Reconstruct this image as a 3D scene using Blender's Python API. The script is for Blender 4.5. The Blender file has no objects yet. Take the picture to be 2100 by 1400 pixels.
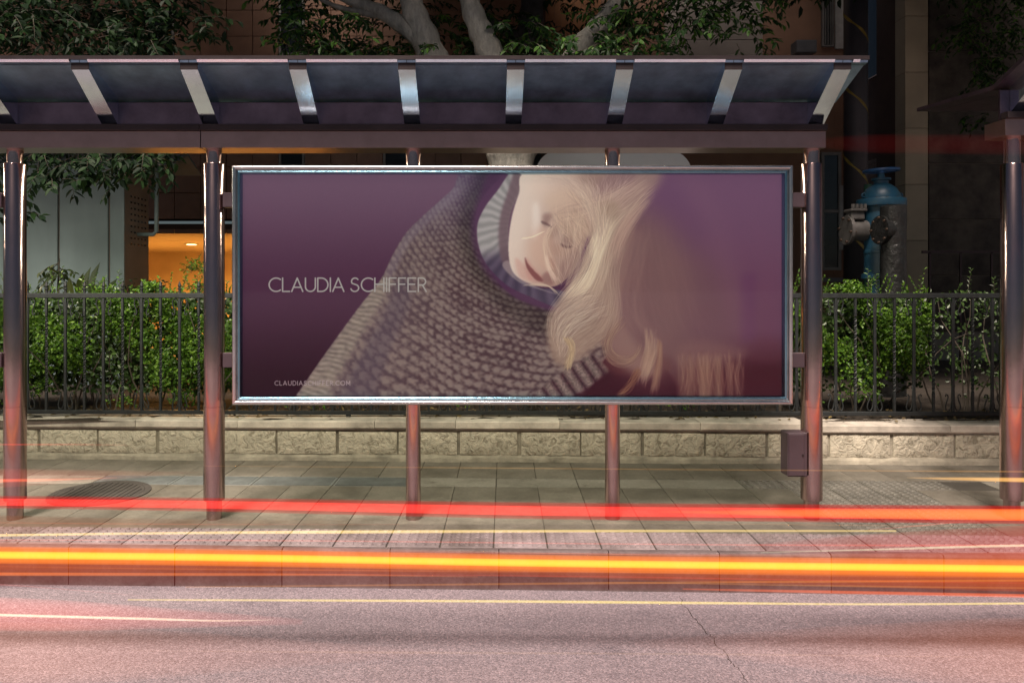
import bpy, bmesh, math, random
import numpy as np
from mathutils import Vector, Matrix

# ------------------------------------------------------------------ camera, sky, sun, exposure
sc = bpy.context.scene
COL = sc.collection
F, VX, VY = 1550.0, 990.0, 590.0            # focal length and vanishing point, in pixels of a 2100 x 1400 frame
cam = bpy.data.cameras.new('camera')
cam_o = bpy.data.objects.new('camera', cam)
COL.objects.link(cam_o)
cam.sensor_width = 36
cam.lens = 36 * F / 2100
cam.shift_x = (1050 - VX) / 2100
cam.shift_y = -(700 - VY) / 2100
cam.clip_end = 2000
cam_o.location = (0, 0, 1.5)
cam_o.rotation_euler = (math.pi / 2, 0, 0)
sc.camera = cam_o

SUN_EL, SUN_AZ = math.radians(58), math.radians(-16)     # azimuth measured from behind the camera, towards the left
world = bpy.data.worlds.new('World')
sc.world = world
world.use_nodes = True
wn = world.node_tree.nodes
sky = wn.new('ShaderNodeTexSky')
sky.sky_type = 'NISHITA'
sky.sun_disc = False
sky.sun_elevation = SUN_EL
sky.sun_rotation = math.pi + SUN_AZ * -1
wn['Background'].inputs['Strength'].default_value = 0.014
world.node_tree.links.new(sky.outputs[0], wn['Background'].inputs['Color'])
sun = bpy.data.lights.new('sun', 'SUN')
sun.energy = 4.8
sun.angle = math.radians(16)
sun.color = (1.0, .83, .73)
sun_o = bpy.data.objects.new('sun', sun)
COL.objects.link(sun_o)
sd = Vector((math.sin(SUN_AZ) * math.cos(SUN_EL), -math.cos(SUN_AZ) * math.cos(SUN_EL), math.sin(SUN_EL)))
sun_o.rotation_euler = (-sd).to_track_quat('-Z', 'Y').to_euler()
sun_o.location = sd * 30
sc.view_settings.view_transform = 'Standard'
sc.view_settings.look = 'None'
sc.view_settings.exposure = 0.6
sc.view_settings.gamma = 1
sc.cycles.use_denoising = True
sc.cycles.max_bounces = 6
sc.cycles.transparent_max_bounces = 24
sc.cycles.volume_bounces = 0
sc.cycles.sample_clamp_indirect = 4

random.seed(3)
R = random.random


def rnd(a, b):
    return a + (b - a) * random.random()


def P(px, py, d):
    """The point at depth d seen at pixel (px, py) of the photograph."""
    return Vector(((px - VX) * d / F, d, 1.5 - (py - VY) * d / F))


# ------------------------------------------------------------------ object helpers
def put(o, parent=None):
    COL.objects.link(o)
    if parent is not None:
        o.parent = parent
    return o


def tag(o, label=None, cat=None, group=None, kind=None):
    for k, v in (('label', label), ('category', cat), ('group', group), ('kind', kind)):
        if v:
            o[k] = v
    return o


def empty(name, loc=(0, 0, 0), rz=0, **kw):
    o = bpy.data.objects.new(name, None)
    o.empty_display_size = .1
    o.location = loc
    o.rotation_euler = (0, 0, rz)
    put(o)
    return tag(o, **kw)


def obj(name, data, parent=None, loc=(0, 0, 0), rot=(0, 0, 0), scale=(1, 1, 1), **kw):
    o = bpy.data.objects.new(name, data)
    o.location, o.rotation_euler, o.scale = loc, rot, scale
    put(o, parent)
    return tag(o, **kw)


class MB:
    """Collects shapes and turns them into one mesh."""
    def __init__(self):
        self.v, self.f = [], []

    def add(self, verts, faces):
        n = len(self.v)
        self.v += [tuple(p) for p in verts]
        self.f += [tuple(i + n for i in f) for f in faces]
        return self

    def box(self, x0, x1, y0, y1, z0, z1, bev=0.0):
        if bev > 0:
            bm = bmesh.new()
            bmesh.ops.create_cube(bm, size=1)
            for w in bm.verts:
                w.co = Vector((x0 + (w.co.x + .5) * (x1 - x0), y0 + (w.co.y + .5) * (y1 - y0), z0 + (w.co.z + .5) * (z1 - z0)))
            bmesh.ops.bevel(bm, geom=list(bm.edges), offset=bev, segments=1, affect='EDGES', profile=.5)
            bm.verts.index_update()
            self.add([w.co for w in bm.verts], [[w.index for w in f.verts] for f in bm.faces])
            bm.free()
            return self
        return self.add([(x0, y0, z0), (x1, y0, z0), (x1, y1, z0), (x0, y1, z0), (x0, y0, z1), (x1, y0, z1), (x1, y1, z1), (x0, y1, z1)],
                        [(3, 2, 1, 0), (4, 5, 6, 7), (0, 1, 5, 4), (1, 2, 6, 5), (2, 3, 7, 6), (3, 0, 4, 7)])

    def lathe(self, prof, n=32, center=(0, 0, 0), axis='z', caps=True):
        """prof: (radius, height) pairs."""
        cx, cy, cz = center
        verts, faces = [], []
        for r, h in prof:
            for k in range(n):
                a = 2 * math.pi * k / n
                c, s_ = r * math.cos(a), r * math.sin(a)
                if axis == 'z':
                    verts.append((cx + c, cy + s_, cz + h))
                elif axis == 'x':
                    verts.append((cx + h, cy + c, cz + s_))
                else:
                    verts.append((cx + s_, cy + h, cz + c))
        for i in range(len(prof) - 1):
            for k in range(n):
                a, b = i * n + k, i * n + (k + 1) % n
                faces.append((a, b, b + n, a + n))
        if caps:
            faces.append(tuple(reversed(range(n))))
            faces.append(tuple(range((len(prof) - 1) * n, len(prof) * n)))
        return self.add(verts, faces)

    def tube(self, pts, rad, n=8, caps=True, up=None):
        pts = [Vector(p) for p in pts]
        m = len(pts)
        rads = rad if isinstance(rad, (list, tuple)) else [rad] * m
        verts, faces = [], []
        t = (pts[1] - pts[0]).normalized()
        nn = t.orthogonal().normalized()
        for i in range(m):
            t2 = (pts[min(i + 1, m - 1)] - pts[max(i - 1, 0)]).normalized()
            nn = (nn - t2 * nn.dot(t2))
            nn = nn.normalized() if nn.length > 1e-6 else t2.orthogonal().normalized()
            bb = t2.cross(nn)
            for k in range(n):
                a = 2 * math.pi * k / n
                verts.append(pts[i] + (nn * math.cos(a) + bb * math.sin(a)) * rads[i])
        for i in range(m - 1):
            for k in range(n):
                a, b = i * n + k, i * n + (k + 1) % n
                faces.append((a, b, b + n, a + n))
        if caps:
            faces.append(tuple(reversed(range(n))))
            faces.append(tuple(range((m - 1) * n, m * n)))
        return self.add(verts, faces)

    def prism(self, poly, a, b, axis='x'):
        """Closed 2-D outline pushed along an axis; poly is (y, z) for x, (x, z) for y, (x, y) for z."""
        def q(p, t):
            return {'x': (t, p[0], p[1]), 'y': (p[0], t, p[1]), 'z': (p[0], p[1], t)}[axis]
        n = len(poly)
        verts = [q(p, a) for p in poly] + [q(p, b) for p in poly]
        faces = [tuple(range(n)), tuple(reversed(range(n, 2 * n)))]
        faces += [(i, i + n, (i + 1) % n + n, (i + 1) % n) for i in range(n)]
        return self.add(verts, faces)

    def mesh(self, name, mat, smooth=False, fix=True):
        me = bpy.data.meshes.new(name)
        me.from_pydata(self.v, [], self.f)
        if fix and len(self.f) < 30000:
            bm = bmesh.new()
            bm.from_mesh(me)
            bmesh.ops.recalc_face_normals(bm, faces=bm.faces)
            bm.to_mesh(me)
            bm.free()
        if smooth is not False:
            me.shade_smooth()
            if smooth is not True:
                me.set_sharp_from_angle(angle=math.radians(smooth))
        me.materials.append(mat)
        me.update()
        return me

    def obj(self, name, mat, parent=None, smooth=False, **kw):
        return obj(name, self.mesh(name, mat, smooth), parent, **kw)


# ------------------------------------------------------------------ materials
class NT:
    def __init__(self, name):
        self.m = bpy.data.materials.new(name)
        self.m.use_nodes = True
        self.t = self.m.node_tree
        self.b = self.t.nodes['Principled BSDF']
        self.out = self.t.nodes['Material Output']

    def n(self, kind, **inp):
        nd = self.t.nodes.new('ShaderNode' + kind)
        for k, v in inp.items():
            self.set(nd, k, v)
        return nd

    def set(self, nd, k, v):
        if isinstance(k, str) and k not in nd.inputs:
            setattr(nd, k, v)
            return
        if hasattr(v, 'outputs'):
            v = v.outputs[0]
        if isinstance(v, bpy.types.NodeSocket):
            self.t.links.new(v, nd.inputs[k])
        else:
            if isinstance(v, tuple) and len(v) == 3 and nd.inputs[k].type == 'RGBA':
                v = (*v, 1)
            nd.inputs[k].default_value = v

    def coords(self, kind='Object', scale=(1, 1, 1), rand=False):
        tc = self.n('TexCoord')
        v = tc.outputs[kind]
        if rand:
            oi = self.n('ObjectInfo')
            ml = self.n('Math', operation='MULTIPLY')
            self.set(ml, 0, oi.outputs['Random']); self.set(ml, 1, 57.0)
            ad = self.n('VectorMath', operation='ADD')
            self.set(ad, 0, v); self.set(ad, 1, ml)
            v = ad.outputs[0]
        mp = self.n('Mapping')
        self.set(mp, 'Vector', v); self.set(mp, 'Scale', scale)
        return mp.outputs[0]

    def noise(self, vec, scale, detail=4, rough=.55):
        nd = self.n('TexNoise')
        self.set(nd, 'Vector', vec)
        nd.inputs['Scale'].default_value = scale
        nd.inputs['Detail'].default_value = detail
        nd.inputs['Roughness'].default_value = rough
        return nd.outputs[0]

    def ramp(self, fac, stops):
        nd = self.n('ValToRGB')
        self.set(nd, 'Fac', fac)
        el = nd.color_ramp.elements
        while len(el) < len(stops):
            el.new(.5)
        for e, (p, c) in zip(el, stops):
            e.position = p
            e.color = (*c, 1) if len(c) == 3 else c
        return nd.outputs[0]

    def mix(self, fac, a, b, mode='MIX'):
        nd = self.n('MixRGB', blend_type=mode)
        for k, v in (('Fac', fac), ('Color1', a), ('Color2', b)):
            self.set(nd, k, v)
        return nd.outputs[0]

    def bump(self, h, strength=.3, dist=.01, normal=None):
        nd = self.n('Bump')
        nd.inputs['Strength'].default_value = strength
        nd.inputs['Distance'].default_value = dist
        self.set(nd, 'Height', h)
        if normal is not None:
            self.set(nd, 'Normal', normal)
        return nd.outputs[0]

    def p(self, **kw):
        names = dict(color='Base Color', rough='Roughness', metal='Metallic', spec='Specular IOR Level', normal='Normal', coat='Coat Weight',
                     coat_rough='Coat Roughness', aniso='Anisotropic', emit='Emission Color', emit_s='Emission Strength')
        for k, v in kw.items():
            self.set(self.b, names[k], v)
        return self.m


def surface(name, col, var=.25, scale=4, rough=.7, bump=.2, bscale=60, dist=.004, kind='Object', rand=False, metal=0, stretch=(1, 1, 1), dark=None, spec=.4):
    """A plain weathered surface: blotchy colour, fine relief."""
    t = NT(name)
    v = t.coords(kind, stretch, rand)
    n1 = t.noise(v, scale, 6, .6)
    lo = dark or tuple(c * (1 - var) for c in col)
    hi = tuple(min(1, c * (1 + var)) for c in col)
    c = t.ramp(n1, [(.3, lo), (.7, hi)])
    if rand:
        oi = t.n('ObjectInfo')
        mr = t.n('MapRange'); t.set(mr, 0, oi.outputs['Random']); t.set(mr, 3, .82); t.set(mr, 4, 1.15)
        c = t.mix(1.0, c, mr.outputs[0], 'MULTIPLY')
    n2 = t.noise(v, bscale, 5, .6)
    return t.p(color=c, rough=rough, metal=metal, spec=spec, normal=t.bump(n2, bump, dist))


def steel(name, col=(.42, .40, .41), rough=.28, grain=(2, 2, 160), var=.12, aniso=0.0):
    t = NT(name)
    v = t.coords('Object', grain)
    n1 = t.noise(v, 6, 4, .6)
    v2 = t.coords('Object')
    n2 = t.noise(v2, 5, 5, .65)
    c = t.ramp(n2, [(.3, tuple(x * (1 - var) for x in col)), (.7, tuple(x * (1 + var) for x in col))])
    mr = t.n('MapRange'); t.set(mr, 0, n1); t.set(mr, 3, rough * .75); t.set(mr, 4, rough * 1.3)
    sm = t.noise(v2, 14, 3, .5)
    add = t.n('Math', operation='ADD'); t.set(add, 0, n1); t.set(add, 1, sm)
    return t.p(color=c, metal=1.0, rough=mr.outputs[0], normal=t.bump(add, .06, .003), aniso=aniso)


def leafmat(name, a, b, c, rough=.38, trans=.25, spec=.5):
    t = NT(name)
    g = t.n('NewGeometry')
    col = t.ramp(g.outputs['Random Per Island'], [(0, a), (.55, b), (1, c)])
    t.p(color=col, rough=rough, spec=spec)
    tl = t.n('BsdfTranslucent')
    tl.inputs['Color'].default_value = (*b, 1)
    t.t.links.new(col, tl.inputs['Color'])
    ms = t.n('MixShader'); ms.inputs[0].default_value = trans
    t.t.links.new(t.b.outputs[0], ms.inputs[1]); t.t.links.new(tl.outputs[0], ms.inputs[2])
    t.t.links.new(ms.outputs[0], t.out.inputs['Surface'])
    return t.m


def glow(name, col, strength, dense=0):
    """Light itself: an evenly glowing body with soft edges."""
    t = NT(name)
    t.t.nodes.remove(t.b)
    e = t.n('Emission'); e.inputs['Color'].default_value = (*col, 1); e.inputs['Strength'].default_value = strength
    if dense:
        ab = t.n('VolumeAbsorption'); ab.inputs['Color'].default_value = (0, 0, 0, 1); ab.inputs['Density'].default_value = dense
        ad = t.n('AddShader')
        t.t.links.new(e.outputs[0], ad.inputs[0]); t.t.links.new(ab.outputs[0], ad.inputs[1])
        t.t.links.new(ad.outputs[0], t.out.inputs['Volume'])
    else:
        t.t.links.new(e.outputs[0], t.out.inputs['Volume'])
    return t.m


def lit(name, col, strength):
    t = NT(name)
    return t.p(color=(.8, .8, .8), emit=col, emit_s=strength)


def asphalt():
    t = NT('asphalt')
    v = t.coords('Object')
    big = t.noise(v, .9, 5, .6)
    lane = t.noise(t.coords('Object', (.12, 1.5, 1)), 2.2, 5, .6)
    stain = t.noise(t.coords('Object', (.5, 1.6, 1)), 3.1, 6, .7)
    vo = t.n('TexVoronoi'); t.set(vo, 'Vector', v); vo.inputs['Scale'].default_value = 120
    fine = t.noise(v, 170, 3, .7)
    base = t.ramp(big, [(.3, (.205, .178, .200)), (.7, (.275, .240, .268))])
    base = t.mix(.22, base, t.ramp(lane, [(.35, (.155, .140, .162)), (.65, (.285, .250, .270))]))
    base = t.mix(.75, base, t.ramp(stain, [(.30, (.66, .66, .69)), (.42, (.97, .97, .97)), (.75, (1.08, 1.06, 1.05))]), 'MULTIPLY')
    st = t.ramp(vo.outputs['Color'], [(.15, (.58, .58, .58)), (.6, (1, 1, 1)), (.95, (1.55, 1.48, 1.45))])
    base = t.mix(.7, base, st, 'MULTIPLY')
    base = t.mix(.5, base, t.ramp(fine, [(.35, (.45, .45, .45)), (.62, (1.45, 1.4, 1.4))]), 'MULTIPLY')
    hgt = t.n('Math', operation='SUBTRACT'); t.set(hgt, 0, fine); t.set(hgt, 1, vo.outputs['Distance'])
    return t.p(color=base, rough=.55, spec=.4, normal=t.bump(hgt, .5, .004))


def paving(name, a, b, rand=True, bump=.25):
    t = NT(name)
    v = t.coords('Object', rand=rand)
    g = t.n('NewGeometry')
    mp = t.n('Mapping'); t.set(mp, 'Vector', g.outputs['Position'])
    n1 = t.noise(v, 5, 6, .65)
    n2 = t.noise(v, 46, 5, .65)
    grime = t.noise(mp.outputs[0], 1.9, 6, .68)
    spots = t.noise(mp.outputs[0], 9.5, 5, .6)
    c = t.ramp(n1, [(.3, a), (.7, b)])
    c = t.mix(.5, c, t.ramp(n2, [(.3, (.6, .6, .58)), (.65, (1.18, 1.18, 1.18))]), 'MULTIPLY')
    c = t.mix(.8, c, t.ramp(grime, [(.34, (.55, .54, .50)), (.52, (.96, .96, .95)), (.7, (1.1, 1.1, 1.1))]), 'MULTIPLY')
    c = t.mix(.7, c, t.ramp(spots, [(.27, (.45, .43, .40)), (.36, (1, 1, 1))]), 'MULTIPLY')
    if rand:
        oi = t.n('ObjectInfo')
        mr = t.n('MapRange'); t.set(mr, 0, oi.outputs['Random']); t.set(mr, 3, .87); t.set(mr, 4, 1.1)
        c = t.mix(1.0, c, mr.outputs[0], 'MULTIPLY')
    return t.p(color=c, rough=.62, spec=.4, normal=t.bump(n2, bump, .004))


def rubble():
    t = NT('split_stone')
    v = t.coords('Object', rand=True)
    n1 = t.noise(v, 7, 6, .65)
    mu = t.n('TexNoise'); t.set(mu, 'Vector', v); mu.inputs['Scale'].default_value = 17; mu.inputs['Detail'].default_value = 7
    mu.inputs['Roughness'].default_value = .62; mu.inputs['Distortion'].default_value = 1.2
    c = t.ramp(n1, [(.28, (.47, .44, .35)), (.72, (.62, .58, .47))])
    c = t.mix(.75, c, t.ramp(mu.outputs[0], [(.36, (.42, .40, .35)), (.47, (.9, .9, .88)), (.7, (1.15, 1.12, 1.06))]), 'MULTIPLY')
    return t.p(color=c, rough=.85, spec=.25, normal=t.bump(mu.outputs[0], 1.0, .028))


def bark():
    t = NT('pale_bark')
    v = t.coords('Object', (1, 1, .35))
    n1 = t.noise(v, 6, 6, .65)
    n2 = t.noise(v, 34, 5, .65)
    c = t.ramp(n1, [(.3, (.13, .135, .12)), (.7, (.30, .29, .25))])
    c = t.mix(.5, c, t.ramp(n2, [(.35, (.55, .55, .55)), (.6, (1.1, 1.1, 1.1))]), 'MULTIPLY')
    return t.p(color=c, rough=.85, spec=.2, normal=t.bump(n2, .7, .02))


M = {
    'asphalt': asphalt(),
    'slab': paving('paving_slab', (.118, .110, .090), (.180, .166, .136)),
    'slab_pale': paving('pale_slab', (.18, .17, .145), (.25, .24, .205)),
    'guide': paving('guide_paving', (.10, .098, .085), (.165, .158, .135)),
    'tactile': paving('tactile_paving', (.20, .168, .175), (.31, .262, .27)),
    'kerb': paving('kerb_stone', (.12, .095, .098), (.20, .165, .165)),
    'joint': surface('joint_dirt', (.06, .055, .045), rough=.9),
    'drain': surface('drain_cast', (.13, .145, .14), rough=.55, scale=9),
    'iron': surface('cast_iron', (.055, .05, .045), rough=.5, scale=9, bump=.5),
    'stone': rubble(),
    'mortar': surface('mortar', (.27, .25, .195), var=.45, scale=5, rough=.9, bump=.8, bscale=30, dist=.01),
    'coping': surface('coping_stone', (.50, .46, .39), var=.38, scale=5, rough=.75, bump=.6, bscale=26, dist=.006, rand=True),
    'soil': surface('soil', (.035, .028, .02), rough=.95, bump=1, bscale=30, dist=.03),
    'fence': surface('fence_paint', (.016, .020, .021), var=.35, scale=20, rough=.55, bump=.4, bscale=60),
    'steel': steel('post_steel', (.46, .335, .32), .17, (60, 60, 2)),
    'steel_beam': steel('beam_steel', (.38, .255, .24), .33, (2, 60, 60)),
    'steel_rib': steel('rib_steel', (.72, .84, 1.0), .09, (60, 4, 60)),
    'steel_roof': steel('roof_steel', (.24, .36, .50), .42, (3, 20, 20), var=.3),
    'steel_fascia': steel('fascia_steel', (.17, .125, .16), .38, (3, 20, 20), var=.3),
    'steel_frame': steel('frame_steel', (.56, .57, .58), .2, (4, 40, 40)),
    'steel_blue_reflection': steel('blue_reflection_steel', (.22, .40, .50), .2, (4, 40, 40)),  # cool blue reflection put into the colour of the frame's inner edge
    'dark_metal': surface('dark_metal', (.045, .035, .037), rough=.45, metal=.6),
    'box_paint': surface('box_paint', (.055, .038, .046), var=.15, rough=.42, bump=.1, spec=.5),
    'cabinet': surface('cabinet_paint', (.19, .255, .255), var=.14, scale=2, rough=.55, bump=.1, bscale=20, stretch=(1, 1, .3)),
    'cabinet_side': surface('cabinet_side_paint', (.18, .155, .13), var=.15, scale=3, rough=.6, bump=.1),
    'roof_sheet': surface('roof_sheet', (.10, .13, .135), var=.25, rough=.5),
    'tile': surface('wall_tile', (.125, .070, .044), var=.16, scale=7, rough=.45, bump=.15, rand=True),
    'tile_joint': surface('tile_joint', (.035, .022, .017), rough=.9),
    'window_dark': surface('dark_glass', (.012, .016, .02), rough=.12, bump=.02, spec=.5),
    'window_frame': surface('window_frame', (.12, .125, .12), rough=.5),
    'room_wall': surface('alcove_wall', (.52, .40, .26), var=.10, scale=2, rough=.7, bump=.1),
    'room_ceiling': surface('alcove_ceiling', (.46, .36, .25), var=.08, rough=.6, bump=.1),
    'plaster': surface('orange_plaster', (.13, .075, .048), var=.16, scale=3, rough=.8, bump=.4, bscale=50),
    'shutter': surface('pale_shutter', (.17, .16, .145), var=.10, rough=.6),
    'white_trim': surface('white_trim', (.33, .35, .34), var=.2, scale=8, rough=.6),
    'grey_box': surface('grey_box', (.085, .095, .105), rough=.5),
    'wrap': surface('dark_wrap', (.022, .024, .030), rough=.5, var=.2),
    'yellow': surface('yellow_tape', (.16, .125, .02), var=.35, scale=14, rough=.55),
    'brick': surface('grey_brick', (.080, .062, .050), var=.22, scale=8, rough=.8, bump=.5, rand=True),
    'pipe': surface('grey_pipe', (.20, .215, .215), var=.2, rough=.5),
    'beige': surface('beige_panel', (.24, .22, .155), var=.10, scale=2.5, rough=.55, bump=.1, rand=True),
    'darkstone': surface('stained_stone', (.040, .036, .028), var=.75, scale=3.2, rough=.75, bump=.8, bscale=24, dist=.01, rand=True),
    'pale_joint': surface('pale_joint', (.17, .16, .14), rough=.85),
    'blue': surface('blue_paint', (.007, .042, .080), var=.45, scale=9, rough=.42, bump=.4, bscale=40, dark=(.016, .06, .09)),
    'blue_bright': surface('blue_wheel_paint', (.014, .065, .17), var=.2, rough=.4),
    'bolt': surface('rusty_bolt', (.06, .04, .028), rough=.7, metal=.3),
    'grey_cast': surface('grey_casting', (.13, .127, .12), var=.25, scale=10, rough=.5, metal=.4, bump=.5),
    'black_pipe': surface('black_sheeting', (.012, .013, .0125), var=.5, scale=6, rough=.38, bump=.9, bscale=9, dist=.03),
    'van': surface('van_paint', (.66, .70, .71), var=.03, rough=.3, bump=.02),
    'tyre': surface('tyre_rubber', (.02, .02, .02), rough=.8),
    'bark': bark(),
    'dark_bark': surface('dark_bark', (.028, .032, .034), var=.4, scale=6, rough=.9, bump=.8, bscale=24, dist=.02),
    'twig': surface('twig', (.07, .06, .045), rough=.85),
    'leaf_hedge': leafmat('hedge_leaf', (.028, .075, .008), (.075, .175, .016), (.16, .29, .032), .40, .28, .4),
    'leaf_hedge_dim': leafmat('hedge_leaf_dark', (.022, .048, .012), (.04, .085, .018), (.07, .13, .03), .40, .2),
    'leaf_tree': leafmat('tree_leaf', (.009, .026, .008), (.016, .048, .011), (.065, .15, .022), .5, .22, .18),
    'leaf_left': leafmat('dark_leaf', (.006, .017, .008), (.011, .028, .011), (.022, .055, .015), .55, .2, .15),
    'leaf_broad': leafmat('broad_leaf', (.03, .055, .012), (.05, .085, .02), (.10, .12, .03), .35, .2),
    'litter': leafmat('fallen_leaf', (.06, .045, .025), (.12, .09, .045), (.20, .15, .06), .7, .1, .2),
}
# ================================================================== the setting
ROT = math.atan(-.0288)                      # the street runs slightly askew to the shelter
KY = 4.314                                   # kerb face in front of the camera
ZR = -.222                                   # road level; the pavement is 0

MB().box(-300, 300, -300, 300, ZR - .4, ZR).obj('road', M['asphalt'], kind='structure')

# crack in the asphalt
crack = MB()
pts = [(1395, 1222), (1402, 1243), (1418, 1262), (1432, 1278), (1448, 1296), (1462, 1308), (1468, 1322), (1486, 1338), (1494, 1352), (1508, 1366), (1522, 1384), (1536, 1404)]
def road_at(px, py):
    d = (1.5 - ZR) * F / (py - VY)
    return Vector(((px - VX) * d / F, d, ZR + .003))
cp = []
for (a, b), (c, d_) in zip(pts, pts[1:]):
    for k in range(4):
        t = k / 4
        cp.append(road_at(a + (c - a) * t + rnd(-4, 4), b + (d_ - b) * t + rnd(-2, 2)))
wd = [rnd(.0004, .0020) for _ in cp]
cv = [(p.x - w, p.y, p.z) for p, w in zip(cp, wd)] + [(p.x + w, p.y, p.z) for p, w in zip(cp, wd)]
n = len(cp)
crack.add(cv, [(i, i + 1, i + 1 + n, i + n) for i in range(n - 1)])
crack.obj('road_crack', M['soil'], bpy.data.objects['road'], kind='stuff')

# kerb of separate stones
kerb = empty('kerb', (0, KY, 0), ROT, kind='structure')
def kerb_mesh():
    pr = [(0, ZR - .1), (0, -.012), (.004, -.004), (.012, 0), (.052, 0), (.052, ZR - .1)]
    return MB().prism(pr, -.3095, .3095, 'x').mesh('kerb_stone', M['kerb'])
km = kerb_mesh()
for k in range(-14, 15):
    obj('kerb_stone', km, kerb, (.092 + .312 + .624 * k, rnd(-.002, .002), rnd(-.0015, .0015)))
for sgn in (-1, 1):
    MB().box(*(sorted((sgn * 9.1, sgn * 150))), .002, .05, ZR - .1, -.002).obj('kerb_run', M['kerb'], kerb)

# pavement: bed, slabs, tactile tiles, drain covers
pave = MB().box(-9, 9, .053, 2.4, -.3, -.007).obj('pavement', M['joint'], loc=(0, KY, 0), rot=(0, 0, ROT), kind='structure')
for sgn in (-1, 1):
    MB().box(*(sorted((sgn * 9.005, sgn * 150))), .055, 2.4, -.3, -.001).obj('pavement_run', M['slab'], pave)

def slab_mesh(name, w, l, mat, gap=.004):
    return MB().box(-w / 2 + gap / 2, w / 2 - gap / 2, -l / 2 + gap / 2, l / 2 - gap / 2, -.03, 0, .0025).mesh(name, mat)

def tactile_mesh(w, l, nx, ny, name='tactile_tile'):
    b = MB().box(-w / 2 + .004, w / 2 - .004, -l / 2 + .004, l / 2 - .004, -.03, 0, .003)
    for i in range(nx):
        for j in range(ny):
            cx = (-.5 + (i + .5) / nx) * w * .92
            cy = (-.5 + (j + .5) / ny) * l * .92
            a, c, h = w / nx * .33, l / ny * .30, .009
            lo = [(cx + a * math.cos(t) * 1.0, cy + c * math.sin(t), 0) for t in [math.pi * (2 * q + 1) / 8 for q in range(8)]]
            hi = [(cx + (x - cx) * .72, cy + (y - cy) * .66, h) for x, y, _ in lo]
            b.add(lo + hi, [(q, (q + 1) % 8, (q + 1) % 8 + 8, q + 8) for q in range(8)] + [tuple(range(8, 16))])
    return b.mesh(name, M['tactile'])

PW = .312
slab_a = slab_mesh('paving_slab', PW, .515, M['slab'])
slab_b = slab_mesh('paving_slab', PW, .57, M['slab'])
tact = tactile_mesh(PW, .30, 5, 6)
guide = tactile_mesh(PW, .255, 5, 5, 'guide_tile')
guide.materials.clear(); guide.materials.append(M['guide'])
strip_pale = slab_mesh('strip_slab', .624, .255, M['slab_pale'], .008)
def drain_mesh():
    b = MB().box(-.308, .308, -.125, .125, -.03, -.002, .002)
    for k in range(7):
        y = -.105 + k * .035
        b.box(-.29, .29, y - .009, y + .009, -.004, .004)
    return b.mesh('drain_cover', M['drain'])
drain = drain_mesh()
def jit():
    return rnd(-.0014, .0014)
GX0, GX1 = 8, 9          # slab columns of the guide path
for k in range(-25, 26):
    u = .061 + PW * (k + .5)
    path = k in (7, 8, 9)
    obj('tactile_tile', tact, pave, (u, .055 + .15, .0005 + jit()))
    for v in (.36 + .2575, .875 + .2575):
        if path:
            for q in (-.129, .129):
                obj('guide_tile', guide, pave, (u, v + q, jit()), (0, 0, 0))
        else:
            obj('paving_slab', slab_a, pave, (u, v, jit()), (jit(), jit() * .6, 0))
    if path or k in (6, 10):
        obj('guide_tile', guide, pave, (u, 1.39 + .1285, jit()))
    obj('paving_slab', slab_b, pave, (u, 1.648 + .287, jit()), (jit(), jit() * .6, 0))
for k in range(-13, 13):
    u = .061 + .624 * (k + .5) + .0
    if 1.85 < u < 3.55:
        continue
    if -2.75 < u < -.72:
        obj('drain_cover', drain, pave, (u, 1.39 + .1285, 0))
    else:
        obj('strip_slab', strip_pale, pave, (u, 1.39 + .1285, jit()))

# ------------------------------------------------------------------ low stone wall with coping
wall = empty('stone_wall', (0, KY, 0), ROT, label='low wall of rough pale stone blocks under a light coping behind the pavement', cat='wall')
MB().box(-40, 40, 2.234, 2.62, -.2, .30).obj('wall_core', M['mortar'], wall)
fo = MB()
nf = 160
xs = [-9 + 18 * i / nf for i in range(nf + 1)]
prev = None
vv, ff = [], []
for i, x in enumerate(xs):
    w = .012 * math.sin(x * 3.1) + rnd(-.006, .006)
    vv += [(x, 2.19 + w, 0), (x, 2.200 + w * .7, .03 + rnd(-.008, .008)), (x, 2.226, .056 + rnd(-.006, .004)), (x, 2.26, .058)]
    if i:
        b = 4 * i
        ff += [(b - 4 + q, b + q, b + q + 1, b - 4 + q + 1) for q in range(3)]
fo.add(vv, ff)
fo.obj('wall_footing', M['mortar'], wall)

def block_mesh(w, h):
    nx, nz = 14, 6
    v, f = [], []
    for j in range(nz + 1):
        for i in range(nx + 1):
            e = (i in (0, nx)) or (j in (0, nz))
            y = rnd(-.002, .003) if e else -rnd(.002, .014)
            v.append((-w / 2 + w * i / nx + (0 if e else rnd(-.012, .012)), y, h * j / nz + (0 if e else rnd(-.008, .008))))
    for j in range(nz):
        for i in range(nx):
            a = j * (nx + 1) + i
            f.append((a, a + 1, a + nx + 2, a + nx + 1))
    n0 = len(v)
    rim = [i for i in range(nx + 1)] + [j * (nx + 1) + nx for j in range(1, nz + 1)] + [nz * (nx + 1) + i for i in range(nx - 1, -1, -1)] + [j * (nx + 1) for j in range(nz - 1, 0, -1)]
    v += [(v[i][0], .05, v[i][2]) for i in rim]
    m = len(rim)
    f += [(rim[q], n0 + q, n0 + (q + 1) % m, rim[(q + 1) % m]) for q in range(m)]
    return MB().add(v, f).mesh('stone_block', M['stone'], 50)
blocks = [block_mesh(.510, .196) for _ in range(7)]
for k in range(-17, 16):
    x = 3.454 - .265 + .528 * k - .03
    obj('stone_block', blocks[(k * 5) % 7], wall, (x + rnd(-.008, .008), 2.222 + rnd(-.004, .004), .056), (0, 0, 0), (rnd(.97, 1.0), 1, rnd(.97, 1.01)))
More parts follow.
